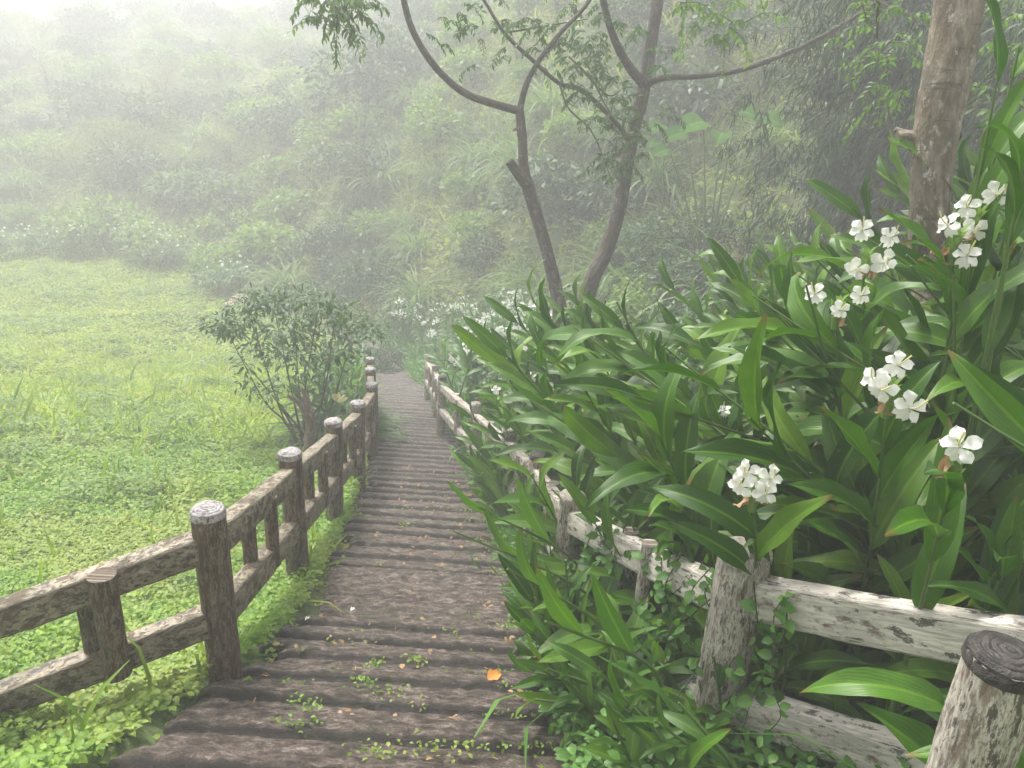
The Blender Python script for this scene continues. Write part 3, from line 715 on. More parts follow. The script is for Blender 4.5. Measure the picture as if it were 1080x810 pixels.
tallp(610, 400, 4.2, 'ginger plant leaning over the middle of the right fence', off=(.6, .2), L=.40, nl=17, plane=(.4, .2, .8))
tallp(850, 300, 2.7, 'ginger plant with a thin upcurved leaf tip in front of the dark bamboo', off=(.6, .2), L=.58, nl=16, plane=(.7, .3, .4))
tallp(690, 450, 2.9, 'ginger plant reaching left over the white rail', off=(.5, .35), L=.5, nl=15, plane=(.5, .6, .3))
tallp(760, 420, 2.4, 'ginger plant with long arching leaves behind the three bloomed head', off=(.5, .35), L=.55, nl=15)

# young shoots on the path side of the right fence
SG = 'young ginger shoots between the path and the right fence'
def shoot(base, tip, lab, L=.3, nl=10, plane=None):
    L *= 1.32; nl += 2; plane = plane or (.6, .1, .5)
    b = np.array([base[0], base[1], gz(base[0], base[1])])
    return ginger_plant(b, tip, nleaf=nl, L=L, label=lab, group=SG, temps=GS, mat='shoot', plane=plane, start=.15)
shoot((.62, 3.1), at(478, 560, 3.35), 'bright ginger shoot reaching furthest left over the steps', .30, 10, (.3, .5, .6))
shoot((.52, 3.3), at(508, 490, 3.9), 'ginger shoot rising beside the narrow part of the steps', .34, 12, (.6, .3, .5))
shoot((.60, 2.7), at(535, 600, 2.85), 'ginger shoot with a fan of narrow leaves above the orange fallen leaf', .27, 9, (.5, .5, .4))
shoot((.72, 2.35), at(575, 655, 2.4), 'ginger shoot with five spread leaves at the bottom edge of the steps', .25, 9, (.6, .6, .2))
shoot((.85, 2.1), at(650, 630, 2.25), 'ginger shoot with one long drooping leaf left of the leaning post', .26, 9, (.6, .5, .3))
shoot((.45, 3.9), at(560, 500, 4.1), 'yellowish ginger shoot in front of the third right post', .32, 11, (.5, .2, .7))
shoot((.9, 2.0), at(790, 690, 2.0), 'ginger shoot with a rusty spotted leaf crossing the leaning post', .24, 7, (.9, .2, .1))
shoot((.55, 3.5), at(505, 535, 3.5), 'ginger shoot with long level leaves beside the flat landing', .33, 11, (.4, .3, .7))
for k in range(52):
    y = random.choice([random.uniform(1.75, 7.2), random.uniform(1.75, 3.2)]); x0 = float(edgeR(y)) + .08; x1 = float(fenceR(y)) + .12
    if x1 < x0 + .05: x1 = x0 + .12
    x = random.uniform(x0, x1); h = random.uniform(.3, .7) * (1.15 if y > 3 else .9)
    z = gz(x, y)
    q = proj((x - .2, y, z + h))
    if 640 < q[0] < 800 and q[1] < 640: h = .35
    ginger_plant((x, y, z), (x - random.uniform(.05, .35), y + random.uniform(-.25, .15), z + h), nleaf=random.randint(8, 11), L=random.uniform(.22, .34) * (.72 if y < 2.7 else 1), name='ginger_shoot', label='short leafy ginger shoot in the green fringe between the steps and the right fence', group='short ginger shoots in the fringe', temps=GS, mat='shoot' if random.random() < .65 else 'ginger', start=.1)
# big low leaves under the rails on the right
for (px, py, dep, lab) in [(905, 740, 1.9, 'low ginger plant showing one broad leaf below the longest white rail'), (980, 600, 1.9, 'ginger plant with dark broad leaves right above the longest white rail'), (850, 560, 2.1, 'ginger plant with broad shaded leaves just right of the leaning post'), (740, 640, 2.5, 'low ginger plant behind the white rail left of the leaning post')]:
    tallp(px, py, dep, lab, off=(.12, .25), L=.42, nl=9)

def where(p):
    q = proj(p); x, y = q[0], q[1]
    if x < 640: return 'over the far half of the right fence'
    if x < 720: return 'below the two slim trees'
    if x < 800: return 'behind the leaning post'
    if x < 880: return 'below the drooping bamboo'
    if x < 960: return 'between the bamboo and the mottled trunk'
    if x < 1040: return 'at the foot of the mottled trunk'
    return 'at the right edge past the mottled trunk'
def row_(d): return 'front' if d < 3 else 'second' if d < 4 else 'middle' if d < 5.5 else 'back'
for o in list(COL.objects):
    if o.get('label') == BL_:
        q = np.array(o.location) + [-.4, 0, 1.2]; w_ = where(q); r_ = row_(proj(q)[2])
        o['label'] = 'flowerless ginger plant in the %s row %s' % (r_, w_); o['group'] = 'flowerless gingers, %s row %s' % (r_, w_)
for k in range(50):
    y = random.uniform(1.2, 3.9); x = float(fenceR(y)) + random.uniform(.2, .9); z = gz(x, y); h = random.uniform(.55, .95)
    if proj((x, y, z + h))[2] < 1.9: continue
    ginger_plant((x, y, z), (x - random.uniform(.1, .3), y - random.uniform(0, .2), z + h), nleaf=random.randint(9, 12), L=random.uniform(.34, .46), label='low broad leaved ginger plant in the gap behind the white rails', group='low ginger plants behind the white rails', start=.1)
# far bed of small gingers in flower
far = []
for k in range(7):
    root = thing('ginger_plant', 'flowering white ginger in the bed where the path disappears', 'ginger plant', (0, 0, 0), 'gingers flowering in the bed beyond the fence')
    sp = MB(); lf = MB()
    for j in range(5):
        b = np.array([random.uniform(-.3, .3), random.uniform(-.3, .3), 0]); t = b + [random.uniform(-.35, .25), random.uniform(-.3, .3), random.uniform(.75, 1.15)]
        s1, l1 = ginger_geo([b, (b + t) / 2 + [0, 0, .08], t], 10, .36, (random.gauss(0, 1), random.gauss(0, 1), 0), GF)
        for src, dst in ((s1, sp), (l1, lf)):
            for V, Fq, U, r_ in zip(src.v, src.f, src.uv, src.r): pass
            V = np.concatenate(src.v); dst.add(V, np.concatenate(src.f), np.concatenate(src.uv), np.concatenate(src.r))
        if j < (3 if k < 5 else 0):
            fm = MB(); nn = random.randint(5, 8)
            scatter(fm, PET, np.tile(t + [0, 0, .06], (nn * 2, 1)) + rng.normal(0, .05, (nn * 2, 3)), rdir(nn * 2, -.3, 1), rdir(nn * 2), .10)
            fm.build('flower', M['petal'], root)
    sp.build('stalk', M['stalk'], root); lf.build('foliage', M['gingerfar'], root)
    if k >= 5: root['label'] = 'flowerless clump of ginger in the far bed'; root['group'] = 'flowerless gingers in the far bed'
    far.append(root)
used = set(); pts = []
for k in range(4000):
    if len(pts) > 215: break
    y = random.uniform(8.5, 24); x = random.uniform(-7, 5)
    fr_ = float(fenceR(y)) + (.35 if y < 14 else .5)
    if y > 14: fr_ = max(fr_, float(edgeR(y)) + .25)
    if x < fr_ or x > fr_ + 5.5 - max(0, (y - 18)) * .2: continue
    if y > np.interp(x, VX, VY) + 3.0: continue
    q = proj((x, y, gz(x, y) + 1.0))
    if q[1] < 312 or (q[0] > 590 and q[1] < 335): continue
    if any((x - a) ** 2 + (y - b) ** 2 < .33 for a, b in pts): continue
    pts.append((x, y))
for (x, y) in pts:
    z = gz(x, y); q = proj((x, y, z + 1))
    noflw = random.random() < (.5 if q[0] > 560 else .15)
    place(random.choice(far[5:] if noflw else far[:5]), used, (x, y, z), random.uniform(0, 6.28), random.uniform(.8, 1.15))
for p in far:
    if id(p) not in used:
        for c in list(p.children): bpy.data.objects.remove(c)
        bpy.data.objects.remove(p)
# blooms along the far edge of the field
used = set(); row = []
for (px, py) in [(0, 250), (30, 246), (75, 250), (135, 247), (155, 248), (165, 256), (230, 283), (248, 287), (180, 262)]:
    D = at(px, py, 1) - EYE
    for dep in np.arange(20, 50, .2):
        p = EYE + D * dep
        if p[2] < gz(p[0], p[1]) + .9: break
    row.append(p)
src = thing('ginger_plant', 'distant flowering ginger where the field meets the hill', 'ginger plant', (0, 0, 0), 'gingers at the far edge of the field')
lf = MB(); b0 = rng.normal(0, .5, (260, 3)) * [1, .6, .4] + [0, 0, .6]; scatter(lf, GF[1], b0, rdir(260, -.1, 1), [0, 0, 1.0] + 0 * b0, .4)
lf.build('foliage', M['gingerfar'], src)
fm = MB(); b0 = rng.normal(0, .55, (9, 3)) * [1, .5, .35] + [0, -.3, 1.2]; scatter(fm, PET, b0, rdir(9, -.3, 1), rdir(9), .13); fm.build('flower', M['petal'], src)
for p in row: place(src, used, (p[0], p[1], gz(p[0], p[1])), random.uniform(-.5, .5), random.uniform(.8, 1.1))

# ---------------------------------------------------------------- weeds, ground cover
WL = leaf_t(3, 2, .62, .6, .2, .05, .05, .42, seed=50)
BL = leaf_t(3, 2, .07, 1.2, .2, 0, .03, .3, seed=51)
def weeds_on(mb, X, Y, size, hmax, bladefrac=.25, per=5, wl=WL):
    N = len(X); Z = ground(X, Y); h = hmax * (.25 + .9 * fbm(X, Y, 1.3, 21)) * rng.uniform(.4, 1.1, N)
    a = rng.random(N) * 6.28
    for k in range(per):
        ak = a + k * 2.4 + rng.normal(0, .3, N); off = size * .35
        pos = np.stack([X + np.cos(ak) * off, Y + np.sin(ak) * off, Z + h * rng.uniform(.6, 1.05, N)], -1)
        d_ = np.stack([np.cos(ak), np.sin(ak), rng.uniform(-.05, .6, N)], -1); n_ = np.stack([rng.normal(0, .3, N), rng.normal(0, .3, N), np.ones(N)], -1)
        scatter(mb, wl, pos, d_, n_, size * rng.uniform(.6, 1.25, N))
    m = rng.random(N) < bladefrac
    if m.any():
        P = np.stack([X[m], Y[m], Z[m]], -1); n = len(P); d_ = rdir(n, .55, 1)
        scatter(mb, BL, P, d_, rdir(n, -.2, .2), (hmax * 1.7 + size) * rng.uniform(.7, 1.3, n), wid=1 + .0 * P[:, 0])
def rnd_in(n, y0, y1, xf0, xf1):
    Y = np.sqrt(rng.uniform(y0 ** 2, y1 ** 2, n)) if y1 < 20 else rng.uniform(y0, y1, n)
    a, b = xf0(Y), xf1(Y); return a + (b - a) * rng.random(n), Y
mb = MB()
X, Y = rnd_in(12500, 1.0, 6, lambda y: -1.05 * y - 1.2, lambda y: edgeL(y) - .03); weeds_on(mb, X, Y, .036, .17, .03)
X, Y = rnd_in(6500, 6, 10.5, lambda y: -.95 * y - 1.0, lambda y: edgeL(y) - .03); m = rng.random(len(X)) > (Y - 6.5) / 4.5; weeds_on(mb, X[m], Y[m], .05, .2, .1)
mm = MB(); X, Y = rnd_in(9000, 5, 14, lambda y: -.95 * y - 1.0, lambda y: edgeL(y) - .03); m = rng.random(len(X)) < np.clip((Y - 5) / 4, 0, 1) * np.clip((15 - Y) / 4, 0, 1); weeds_on(mm, X[m], Y[m], .055, .2, .08)
tag(mm.build('weeds', M['weedmid']), 'yellowish weeds in the middle of the field', kind='stuff')
X, Y = rnd_in(3600, 1.6, 12, lambda y: edgeL(y) - .34, lambda y: edgeL(y) + .05); weeds_on(mb, X, Y, .038, .13, .06, 6)
tag(mb.build('weeds', M['weed']), 'bright green leafy weeds along the left fence', kind='stuff')
mb = MB()
X, Y = rnd_in(19000, 9, 20, lambda y: -.85 * y - 1, lambda y: edgeL(y) - .05); weeds_on(mb, X, Y, .075, .20, .25, 3)
X, Y = rnd_in(20000, 20, 36.5, lambda y: -.80 * y - 4, lambda y: np.minimum(edgeL(np.minimum(y, 23)) - .2, -4 - (y - 20) * .9)); m = Y < np.interp(X, VX, VY) + .6
bare = (np.abs(Y - 23.25 - .16 * (X + 16)) < .42) & (X < -10.3) & (X > -18) & (rng.random(len(X)) < .75)
m &= ~bare; m &= ((X + 10) ** 2 + (Y - 27) ** 2) > 1.0
weeds_on(mb, X[m], Y[m], .12, .15, .3, 3)
tag(mb.build('meadow_grass', M['fieldfar']), 'pale yellow green field vegetation sloping away to the hill', kind='stuff')
mb = MB()
X, Y = rnd_in(9000, 4, 15, lambda y: -.9 * y - 1.0, lambda y: edgeL(y) - .25); m = fbm(X, Y, 1.1, 77) > .60; weeds_on(mb, X[m], Y[m], .06, .36, .02, 6)
X, Y = rnd_in(9000, 12, 33, lambda y: -.8 * y - 3, lambda y: np.minimum(edgeL(np.minimum(y, 23)) - .5, -3 - (y - 18) * .6)); m = fbm(X, Y, .7, 78) > .63; weeds_on(mb, X[m], Y[m], .11, .32, .02, 4)
tag(mb.build('weeds', M['shrubA']), 'taller darker weed patches standing in the field', kind='stuff')
mb = MB()
X, Y = rnd_in(2600, 1.0, 8, lambda y: edgeR(y) - .03, lambda y: fenceR(y) + .35); weeds_on(mb, X, Y, .036, .16, .2, 6)
X, Y = rnd_in(1200, .9, 3.4, lambda y: edgeR(y) + .02, lambda y: fenceR(y) + .9); weeds_on(mb, X, Y, .05, .32, .1, 6)
X, Y = rnd_in(1800, 6, 22, lambda y: edgeR(y) - .05, lambda y: edgeR(y) + .7); weeds_on(mb, X, Y, .08, .25, .5, 4)
tag(mb.build('undergrowth', M['vine']), 'small leaved undergrowth at the foot of the right fence', kind='stuff')
mb = MB()
for (px, py, r_) in [(412, 735, .07), (320, 748, .05), (392, 800, .06), (446, 792, .07), (385, 722, .04), (318, 770, .04), (330, 600, .05), (425, 556, .05), (500, 795, .08), (440, 700, .03), (395, 705, .03)]:
    D = at(px, py, 1) - EYE
    for dep in np.arange(1, 9, .01):
        p = EYE + D * dep
        if p[2] < prof(p[1]) - .01: break
    n = 34; pos = p + rng.normal(0, 1, (n, 3)) * [r_, r_ * .45, .0] + [0, 0, .012]
    pos[:, 2] += rng.uniform(0, .035, n)
    scatter(mb, WL, pos, rdir(n, 0, .7), rdir(n, .6, 1), rng.uniform(.014, .028, n))
tag(mb.build('moss', M['weed']), 'small bright weeds sprouting from cracks in the steps', kind='stuff')

mb = MB()
for k in range(170):
    y = random.uniform(1.9, 8); x = random.uniform(float(edgeL(y)) + .03, float(edgeR(y)) - .03); sp_ = random.choice([1, 1, 3])
    P = np.array([[x, y, float(prof(y)) + .012]]) + rng.normal(0, .02, (sp_, 3)) * [1, 1, 0]
    scatter(mb, WL if k % 2 else BL, P, rdir(sp_, -.1, .15), rdir(sp_, .8, 1), rng.uniform(.02, .05, sp_) * (1 if k % 2 else 1.6))
tag(mb.build('litter', M['withered']), 'scattered dead leaf scraps on the damp steps', kind='stuff')
mb = MB()
for k in range(90):
    y = random.uniform(1.9, 7); n = random.randint(4, 12); x = random.uniform(float(edgeL(y)), float(edgeR(y))); x = x if random.random() < .5 else float(edgeR(y)) - abs(random.gauss(0, .2))
    pos = np.array([x, y, float(prof(y)) - .01]) + rng.normal(0, 1, (n, 3)) * [.05, .01, 0]; pos[:, 2] += rng.uniform(0, .03, n)
    scatter(mb, WL, pos, rdir(n, 0, .8), rdir(n, .5, 1), rng.uniform(.012, .024, n))
tag(mb.build('moss', M['weed']), 'tiny weeds rooted in the joints of the steps', kind='stuff')
# hillside cover
HL = leaf_t(2, 2, .5, .7, .2, 0, .05, .42, seed=60)
HB = leaf_t(3, 2, .06, 1.6, .3, 0, .03, .3, seed=61)
mb = MB(); N = 160000
X = rng.uniform(-85, 24, N); t = rng.uniform(0, 1, N) ** 1.35 * np.interp(X, [-30, -12, -3], [85, 50, 28]) - .8; Y = np.interp(X, VX, VY) + t
keep = (X < .72 * Y + 3) & (X > -.85 * Y - 4); X, Y, t = X[keep], Y[keep], t[keep]
Z = ground(X, Y) + rng.uniform(.0, .5, len(X)) * fbm(X, Y, .6, 30)
scatter(mb, HL, np.stack([X, Y, Z], -1), rdir(len(X), -.2, .8) + [0, -.25, 0], rdir(len(X), .2, 1) + [0, -.5, 0], rng.uniform(.09, .22, len(X)) * (1 + .015 * Y))
k = 26000
X = rng.uniform(-40, 20, k); Y = np.interp(X, VX, VY) + rng.uniform(-.6, 20, k); m = vnoise(X, Y, .35, 33) > .42; X, Y = X[m], Y[m]
m = (X < .72 * Y + 3) & (X > -.85 * Y - 4); X, Y = X[m], Y[m]
scatter(mb, HB, np.stack([X, Y, ground(X, Y)], -1), rdir(len(X), .6, 1), rdir(len(X), -.3, .3), rng.uniform(.5, 1.1, len(X)))
tag(mb.build('hillside_undergrowth', M['hillleaf']), 'tangled mixed greenery covering the hill', kind='stuff')
# right of the bank, under the trees
mb = MB(); X = rng.uniform(1, 16, 16000); Y = rng.uniform(6, 22, 16000); m = (Y < np.interp(X, VX, VY) + 1) & (X > fenceR(Y) + 2.5); X, Y = X[m], Y[m]
scatter(mb, HL, np.stack([X, Y, ground(X, Y) + rng.uniform(.02, .5, len(X))], -1), rdir(len(X), -.2, .8), rdir(len(X), .3, 1), rng.uniform(.10, .24, len(X)))
tag(mb.build('forest_floor_plants', M['shrubB']), 'low dark plants under the trees on the right', kind='stuff')

# ---------------------------------------------------------------- shrubs and grass clumps on the hill
def shrub(name, label, group, mat, n, lsz, tmpl, squash=.75, lobes=5):
    root = thing(name, label, 'shrub', (0, 0, 0), group); mb = MB()
    for j in range(lobes):
        c = np.array([random.uniform(-.55, .55), random.uniform(-.5, .5), random.uniform(.2, .6)]); rr_ = random.uniform(.35, .6)
        m = n // lobes; u = rdir(m, -.35, 1); q = rr_ * rng.uniform(.35, 1.0, m) ** .5 * (1 + .25 * np.sin(u[:, 0] * 7 + j) * np.cos(u[:, 2] * 6))
        P = c + u * q[:, None] * [1, 1, squash]
        scatter(mb, tmpl, P, u + rng.normal(0, .5, (m, 3)) + [0, 0, -.15], rng.normal(0, .5, (m, 3)) + [0, 0, 1], lsz * rng.uniform(.6, 1.3, m))
    mb.build('foliage', M[mat], root)
    st = MB()
    for j in range(5):
        e = np.array([random.uniform(-.5, .5), random.uniform(-.5, .5), random.uniform(.4, .8)]); tube(st, [(0, 0, -.1), e * .5 + [0, 0, .1], e], [.03, .02, .006], 5, 8)
    st.build('stem', M['twig'], root)
    return root
def clump(label, group, mat, n, L, w=.03):
    root = thing('grass_clump', label, 'grass clump', (0, 0, 0), group); mb = MB()
    t_ = leaf_t(7, 2, w, 2.1, .3, 0, .01, .3, seed=70)
    t2 = leaf_t(7, 2, w, 1.2, .3, 0, .01, .3, seed=71)
    for tt, nn in ((t_, n // 2), (t2, n // 2)):
        P = rng.normal(0, .16, (nn, 3)) * [1, 1, 0]; d_ = rdir(nn, .5, 1); scatter(mb, tt, P, d_, d_ * [-1, -1, 0] + [0, 0, 1.2], L * rng.uniform(.55, 1.15, nn))
    mb.build('blades', M[mat], root); return root
HG = 'shrubs growing on the misty hillside'
sA = [shrub('hillside_shrub', 'fresh light green shrub on the misty hillside', 'light green shrubs on the hillside', 'shrubA', 1300, .13, HL) for _ in range(3)]
sB = [shrub('hillside_shrub', 'deep green shrub on the misty hillside', 'deep green shrubs on the hillside', 'shrubB', 1500, .12, HL) for _ in range(3)]
sC = [shrub('hillside_shrub', 'olive shrub with fine upright leaves on the misty hillside', 'olive shrubs on the hillside', 'shrubC', 1500, .11, GF[0]) for _ in range(2)]
sD = [shrub('fern_shrub', 'feathery shrub with drooping narrow leaves on the hillside', 'feathery shrubs on the hillside', 'shrubB', 1300, .2, GF[2]) for _ in range(2)]
gA = [clump('tall arching silvery grass clump at the foot of the hill', 'arching grass clumps on the hill', 'blade', 240, 1.5) for _ in range(3)]
used = set(); placed = []
for k in range(9000):
    if len(placed) >= 330: break
    x = random.uniform(-70, 19); y = float(np.interp(x, VX, VY)) + random.uniform(0, 1) ** 1.4 * float(np.interp(x, [-30, -12, -3], [80, 45, 26])) + .2
    if x > .70 * y + 3 or x < -.82 * y - 2: continue
    dist = math.hypot(x, y); mind = .5 + .042 * dist
    if any((x - a) ** 2 + (y - b) ** 2 < mind ** 2 for a, b in placed): continue
    if (x + 10) ** 2 + (y - 27) ** 2 < 3: continue
    placed.append((x, y)); z = gz(x, y)
    t = y - float(np.interp(x, VX, VY)); q = vnoise(x, y, .12, 40)
    near = t < 7 and -9 < x < 9
    if near and random.random() < .5: pr = random.choice(gA); s_ = random.uniform(.9, 1.5)
    elif random.random() < .12: pr = random.choice(gA); s_ = random.uniform(.9, 1.6)
    else:
        pr = random.choice(sA + sC if q > .5 else sB + sD + sA[:1]); s_ = random.uniform(.7, 1.5) * (1 + .014 * dist)
    place(pr, used, (x, y, z), random.uniform(0, 6.28), s_)
def hwhere(p):
    q = proj(p); x, y, z = q
    v = 'high' if y < 110 else 'halfway' if y < 210 else 'low'
    if x < 150: return v, 'above the far left corner of the field'
    if x < 300: return v, 'above the middle of the field edge'
    if x < 420: return v, 'above the small dark tree'
    if x < 530: return v, 'above the flowering far bed'
    if x < 640: return v, 'behind the two slim trees'
    if x < 760: return v, 'between the slim trees and the taro'
    return v, 'behind the bamboo'
for o in list(COL.objects):
    if o.get('category') in ('shrub', 'grass clump') and 'hillside' in str(o.get('group')) or 'grass clumps on the hill' in str(o.get('group')):
        v, w_ = hwhere(np.array(o.location) + [0, 0, .6]); k_ = {'l': 'light green shrub', 'd': 'deep green shrub', 'o': 'olive shrub', 'f': 'feathery drooping shrub', 'a': 'arching grass clump'}[o['group'][0]]
        o['label'] = '%s %s on the hill %s' % (k_, v, w_); o['group'] = '%ss %s on the hill %s' % (k_, v, w_)
# lone dark round shrubs that show through the mist
for (px, py, dep, s_) in [(130, 175, 45, 2.1), (220, 210, 38, 2.4), (400, 90, 40, 3.0), (430, 60, 38, 2.6), (370, 175, 34, 1.8), (300, 130, 44, 2.2), (168, 122, 50, 2.4)]:
    D = at(px, py, 1) - EYE
    for dp in np.arange(18, 120, .3):
        p = EYE + D * dp
        if p[2] < gz(p[0], p[1]) + .5 * s_: break
    dup(sB[0], (p[0], p[1], gz(p[0], p[1])), random.uniform(0, 6), s_, 'dark rounded bush alone in the mist, %s %s' % hwhere(p), None)
# shrubs and tree-like bushes beyond, right side
for (px, py, dep, s_, pr) in [(745, 195, 15, 1.1, sB[0]), (785, 180, 14.5, 1.0, sD[1]), (715, 190, 15.5, 1.1, sA[1]), (765, 215, 14.5, .9, sC[0]), (720, 250, 17, 1.3, sB[0]), (760, 280, 15, 1.2, sD[0]), (690, 290, 15, 1.0, sA[0]), (800, 250, 14, 1.1, sD[1]), (740, 310, 12, .9, sB[1]), (830, 300, 12, 1.0, sB[2]), (660, 260, 18, 1.2, sD[0]), (880, 300, 11, 1.0, sD[0])]:
    p = at(px, py, dep); dup(pr, (p[0], p[1], gz(p[0], p[1])), random.uniform(0, 6), s_ * 1.1, 'dark shrub in the shade %s %s' % (('just right of the slim trees' if px < 700 else 'below the taro' if px < 770 else 'below the bamboo'), 'near the bank' if dep < 14 else 'on the slope'), 'shrubs in the shade right of the slim trees')

# ---------------------------------------------------------------- trees
def pxs(lst, dep0, dep1=None):
    dep1 = dep1 or dep0; n = len(lst)
    return [at(x, y, dep0 + (dep1 - dep0) * i / max(1, n - 1)) for i, (x, y) in enumerate(lst)]
LT = leaf_t(3, 2, .36, .7, .25, .05, .03, .4, seed=80)
def sprays(mb, tw, centers, n_tw, spread, tl, ls, nl=9, droop=.9, flat=False):
    """twigs with leaflets in two rows, hanging from branch points"""
    for c in centers:
        for _ in range(n_tw):
            a = np.array(c) + rng.normal(0, 1, 3) * spread * .3
            d_ = norm(rng.normal(0, 1, 3) * [1, 1, .5] + [0, 0, .1]); e = a + d_ * tl * random.uniform(.6, 1.2) + [0, 0, -tl * droop * random.uniform(.3, 1)]
            m_ = (a + e) / 2 + [0, 0, tl * .18]
            if tw is not None: tube(tw, [a, m_, e], [.006, .004, .002], 4, 6, cap=False)
            C = spline([a, m_, e], nl * 2); T = norm(np.gradient(C, axis=0)); side = norm(np.cross(T, [0, 0, 1.0] + rng.normal(0, .3, 3)))
            sg = np.where(np.arange(nl * 2) % 2 == 0, 1, -1)[:, None]
            scatter(mb, LT, C, T * .45 + side * sg + [0, 0, -.35] + rng.normal(0, .25, C.shape), [0, 0, 1.0] + rng.normal(0, .4, C.shape), ls * rng.uniform(.7, 1.2, len(C)))
# slim forked tree
p0 = at(590, 352, 10.2); p0[2] = gz(p0[0], p0[1])
t1 = thing('slim_tree', 'slim forked tree with a broken stub standing behind the ginger bank', 'tree', p0, 'pair of slim trees beyond the ginger')
mb = MB(); tr = [p0] + pxs([(590, 335), (588, 312), (576, 262), (562, 215), (553, 180), (551, 150), (548, 117)], 10.2, 10.0)
tube(mb, tr, [.12, .098, .09, .083, .08, .085, .064, .062, .058], 12, 44, .05, seed=90); mb.build('trunk', M['barkA'], t1)
mb = MB(); tube(mb, pxs([(548, 117), (522, 110), (490, 98), (462, 74), (440, 42), (428, 10), (420, -40), (412, -110), (400, -200)], 10.0, 9.2), [.056, .05, .046, .042, .038, .03, .02], 10, 40, .04, seed=91); mb.build('branch', M['barkA'], t1)
mb = MB(); tube(mb, pxs([(548, 118), (554, 92), (566, 68), (590, 36), (622, 0), (650, -60), (680, -150)], 10.0, 9.4), [.045, .035, .028, .024, .018], 8, 26, .03, seed=92); mb.build('branch', M['barkA'], t1)
mb = MB(); tube(mb, pxs([(556, 195), (549, 186), (543, 178), (537, 170)], 10.0, 9.85), [.07, .075, .07, .06], 10, 12, .12, seed=93)
tube(mb, pxs([(550, 140), (545, 136), (541, 138)], 10.0), [.03, .02, .012], 6, 6, .05); mb.build('broken_stub', M['barkA'], t1)
mb = MB(); tw = MB()
for cpt in pxs([(345, 5), (352, 20), (375, 0), (385, 12), (330, 0)], 8.6): sprays(mb, tw, [cpt], 6, .3, .32, .10, 9, 1.2)
tube(tw, pxs([(424, -20), (400, -30), (370, -15), (345, 0)], 9.3, 8.6), [.02, .015, .01], 5, 12, cap=False)
for cpt in pxs([(420, -70), (450, -90), (390, -120), (560, -60), (600, -90), (520, -120), (650, -130), (340, -60), (300, -90), (470, -150)], 9.2): sprays(mb, tw, [cpt], 6, .5, .5, .09, 9)
mb.build('crown', M['midtree'], t1); tw.build('twigs', M['twig'], t1)
# leaning tree
p0 = at(603, 352, 11.3); p0[2] = gz(p0[0], p0[1])
t2 = thing('slim_tree', 'thicker speckled tree leaning right behind the forked one', 'tree', p0, 'pair of slim trees beyond the ginger')
mb = MB(); tube(mb, [p0] + pxs([(620, 308), (638, 268), (652, 222), (660, 180), (668, 138), (678, 98), (686, 50), (694, 0), (702, -60), (712, -160)], 11.2, 10.4), [.13, .12, .112, .106, .10, .096, .094, .088, .08, .07, .05], 12, 50, .045, seed=94); mb.build('trunk', M['barkA'], t2)
for j, (pp, rr_) in enumerate([([(680, 90), (665, 72), (652, 50), (641, 20), (632, -20), (620, -90)], [.075, .06, .05, .04, .03]),
    ([(682, 88), (700, 82), (740, 80), (780, 74), (820, 60), (860, 42), (895, 22), (925, 2)], [.055, .04, .036, .032, .025, .02]),
    ([(664, 150), (650, 130), (615, 96), (590, 88), (560, 62), (532, 35), (510, 0), (480, -40)], [.035, .034, .03, .026, .02, .015])]):
    mb = MB(); tube(mb, pxs(pp, 10.7, 9.6), rr_, 9, 40, .04, seed=95 + j); mb.build('branch', M['barkA'], t2)
mb = MB(); tw = MB()
for pp in ([(925, 2), (950, 12), (985, 25)], [(925, 2), (935, -20), (950, -50)]): tube(tw, pxs(pp, 9.6, 9.3), [.018, .01, .005], 5, 10, cap=False)
for pp in ([(600, 60), (625, 85), (645, 120), (680, 135)], [(590, 88), (600, 115), (625, 140), (645, 190)], [(530, 35), (560, 30), (590, 25), (620, 20)], [(610, 70), (640, 100), (655, 95)]):
    tube(tw, pxs(pp, 10.2, 10.0), [.015, .012, .006], 5, 12, cap=False)
cen = [(612, 48), (640, 60), (630, 110), (655, 100), (660, 145), (580, 35), (605, 75), (652, 165), (640, 20), (680, 150), (600, 40), (620, 60), (640, 80), (610, 100), (585, 55), (640, 130), (660, 120), (648, 165), (690, 60), (670, 30), (570, 20), (545, 30), (520, 15), (500, 25), (625, 25), (600, 10), (655, 180), (635, 50), (590, 75), (690, 130), (668, 105)]
for c in cen: sprays(mb, tw, pxs([c], random.uniform(9.7, 10.6)), 4, .32, .34, .092, 9, .6)
for c in [(480, 5), (470, 25), (460, 40), (500, 50), (530, 55)]: sprays(mb, tw, pxs([c], 10), 2, .3, .3, .08, 8, .9)
for c in [(620, -60), (700, -80), (660, -120), (740, -100), (560, -50), (800, -60), (880, -60), (950, -70)]: sprays(mb, tw, pxs([c], 10), 8, .5, .5, .09, 8)
mb.build('crown', M['tree'], t2); tw.build('twigs', M['twig'], t2)
# mottled tree by the bank
D3 = 4.6
p0 = at(978, 345, D3); b0 = p0.copy(); b0[2] = gz(b0[0], b0[1])
t3 = thing('mottled_tree', 'thick mottled grey brown trunk rising out of the ginger at the right', 'tree', b0)
mb = MB(); tube(mb, [b0, p0] + pxs([(980, 280), (981, 230), (983, 180), (989, 130), (998, 80), (1007, 30), (1014, -20), (1024, -90), (1035, -200)], D3, D3 - .3), [.15, .125, .115, .112, .115, .12, .132, .137, .132, .128, .12, .11], 20, 70, .035, seed=99)
mb.build('trunk', M['barkB'], t3)
mb = MB(); tube(mb, pxs([(978, 158), (966, 150), (956, 145), (946, 146)], D3 - .05), [.07, .055, .045, .04], 12, 14, .14, seed=100)
tube(mb, pxs([(956, 145), (950, 139), (944, 136)], D3 - .05), [.025, .02, .012], 7, 6, .1); mb.build('broken_stub', M['barkB'], t3)
mb = MB()
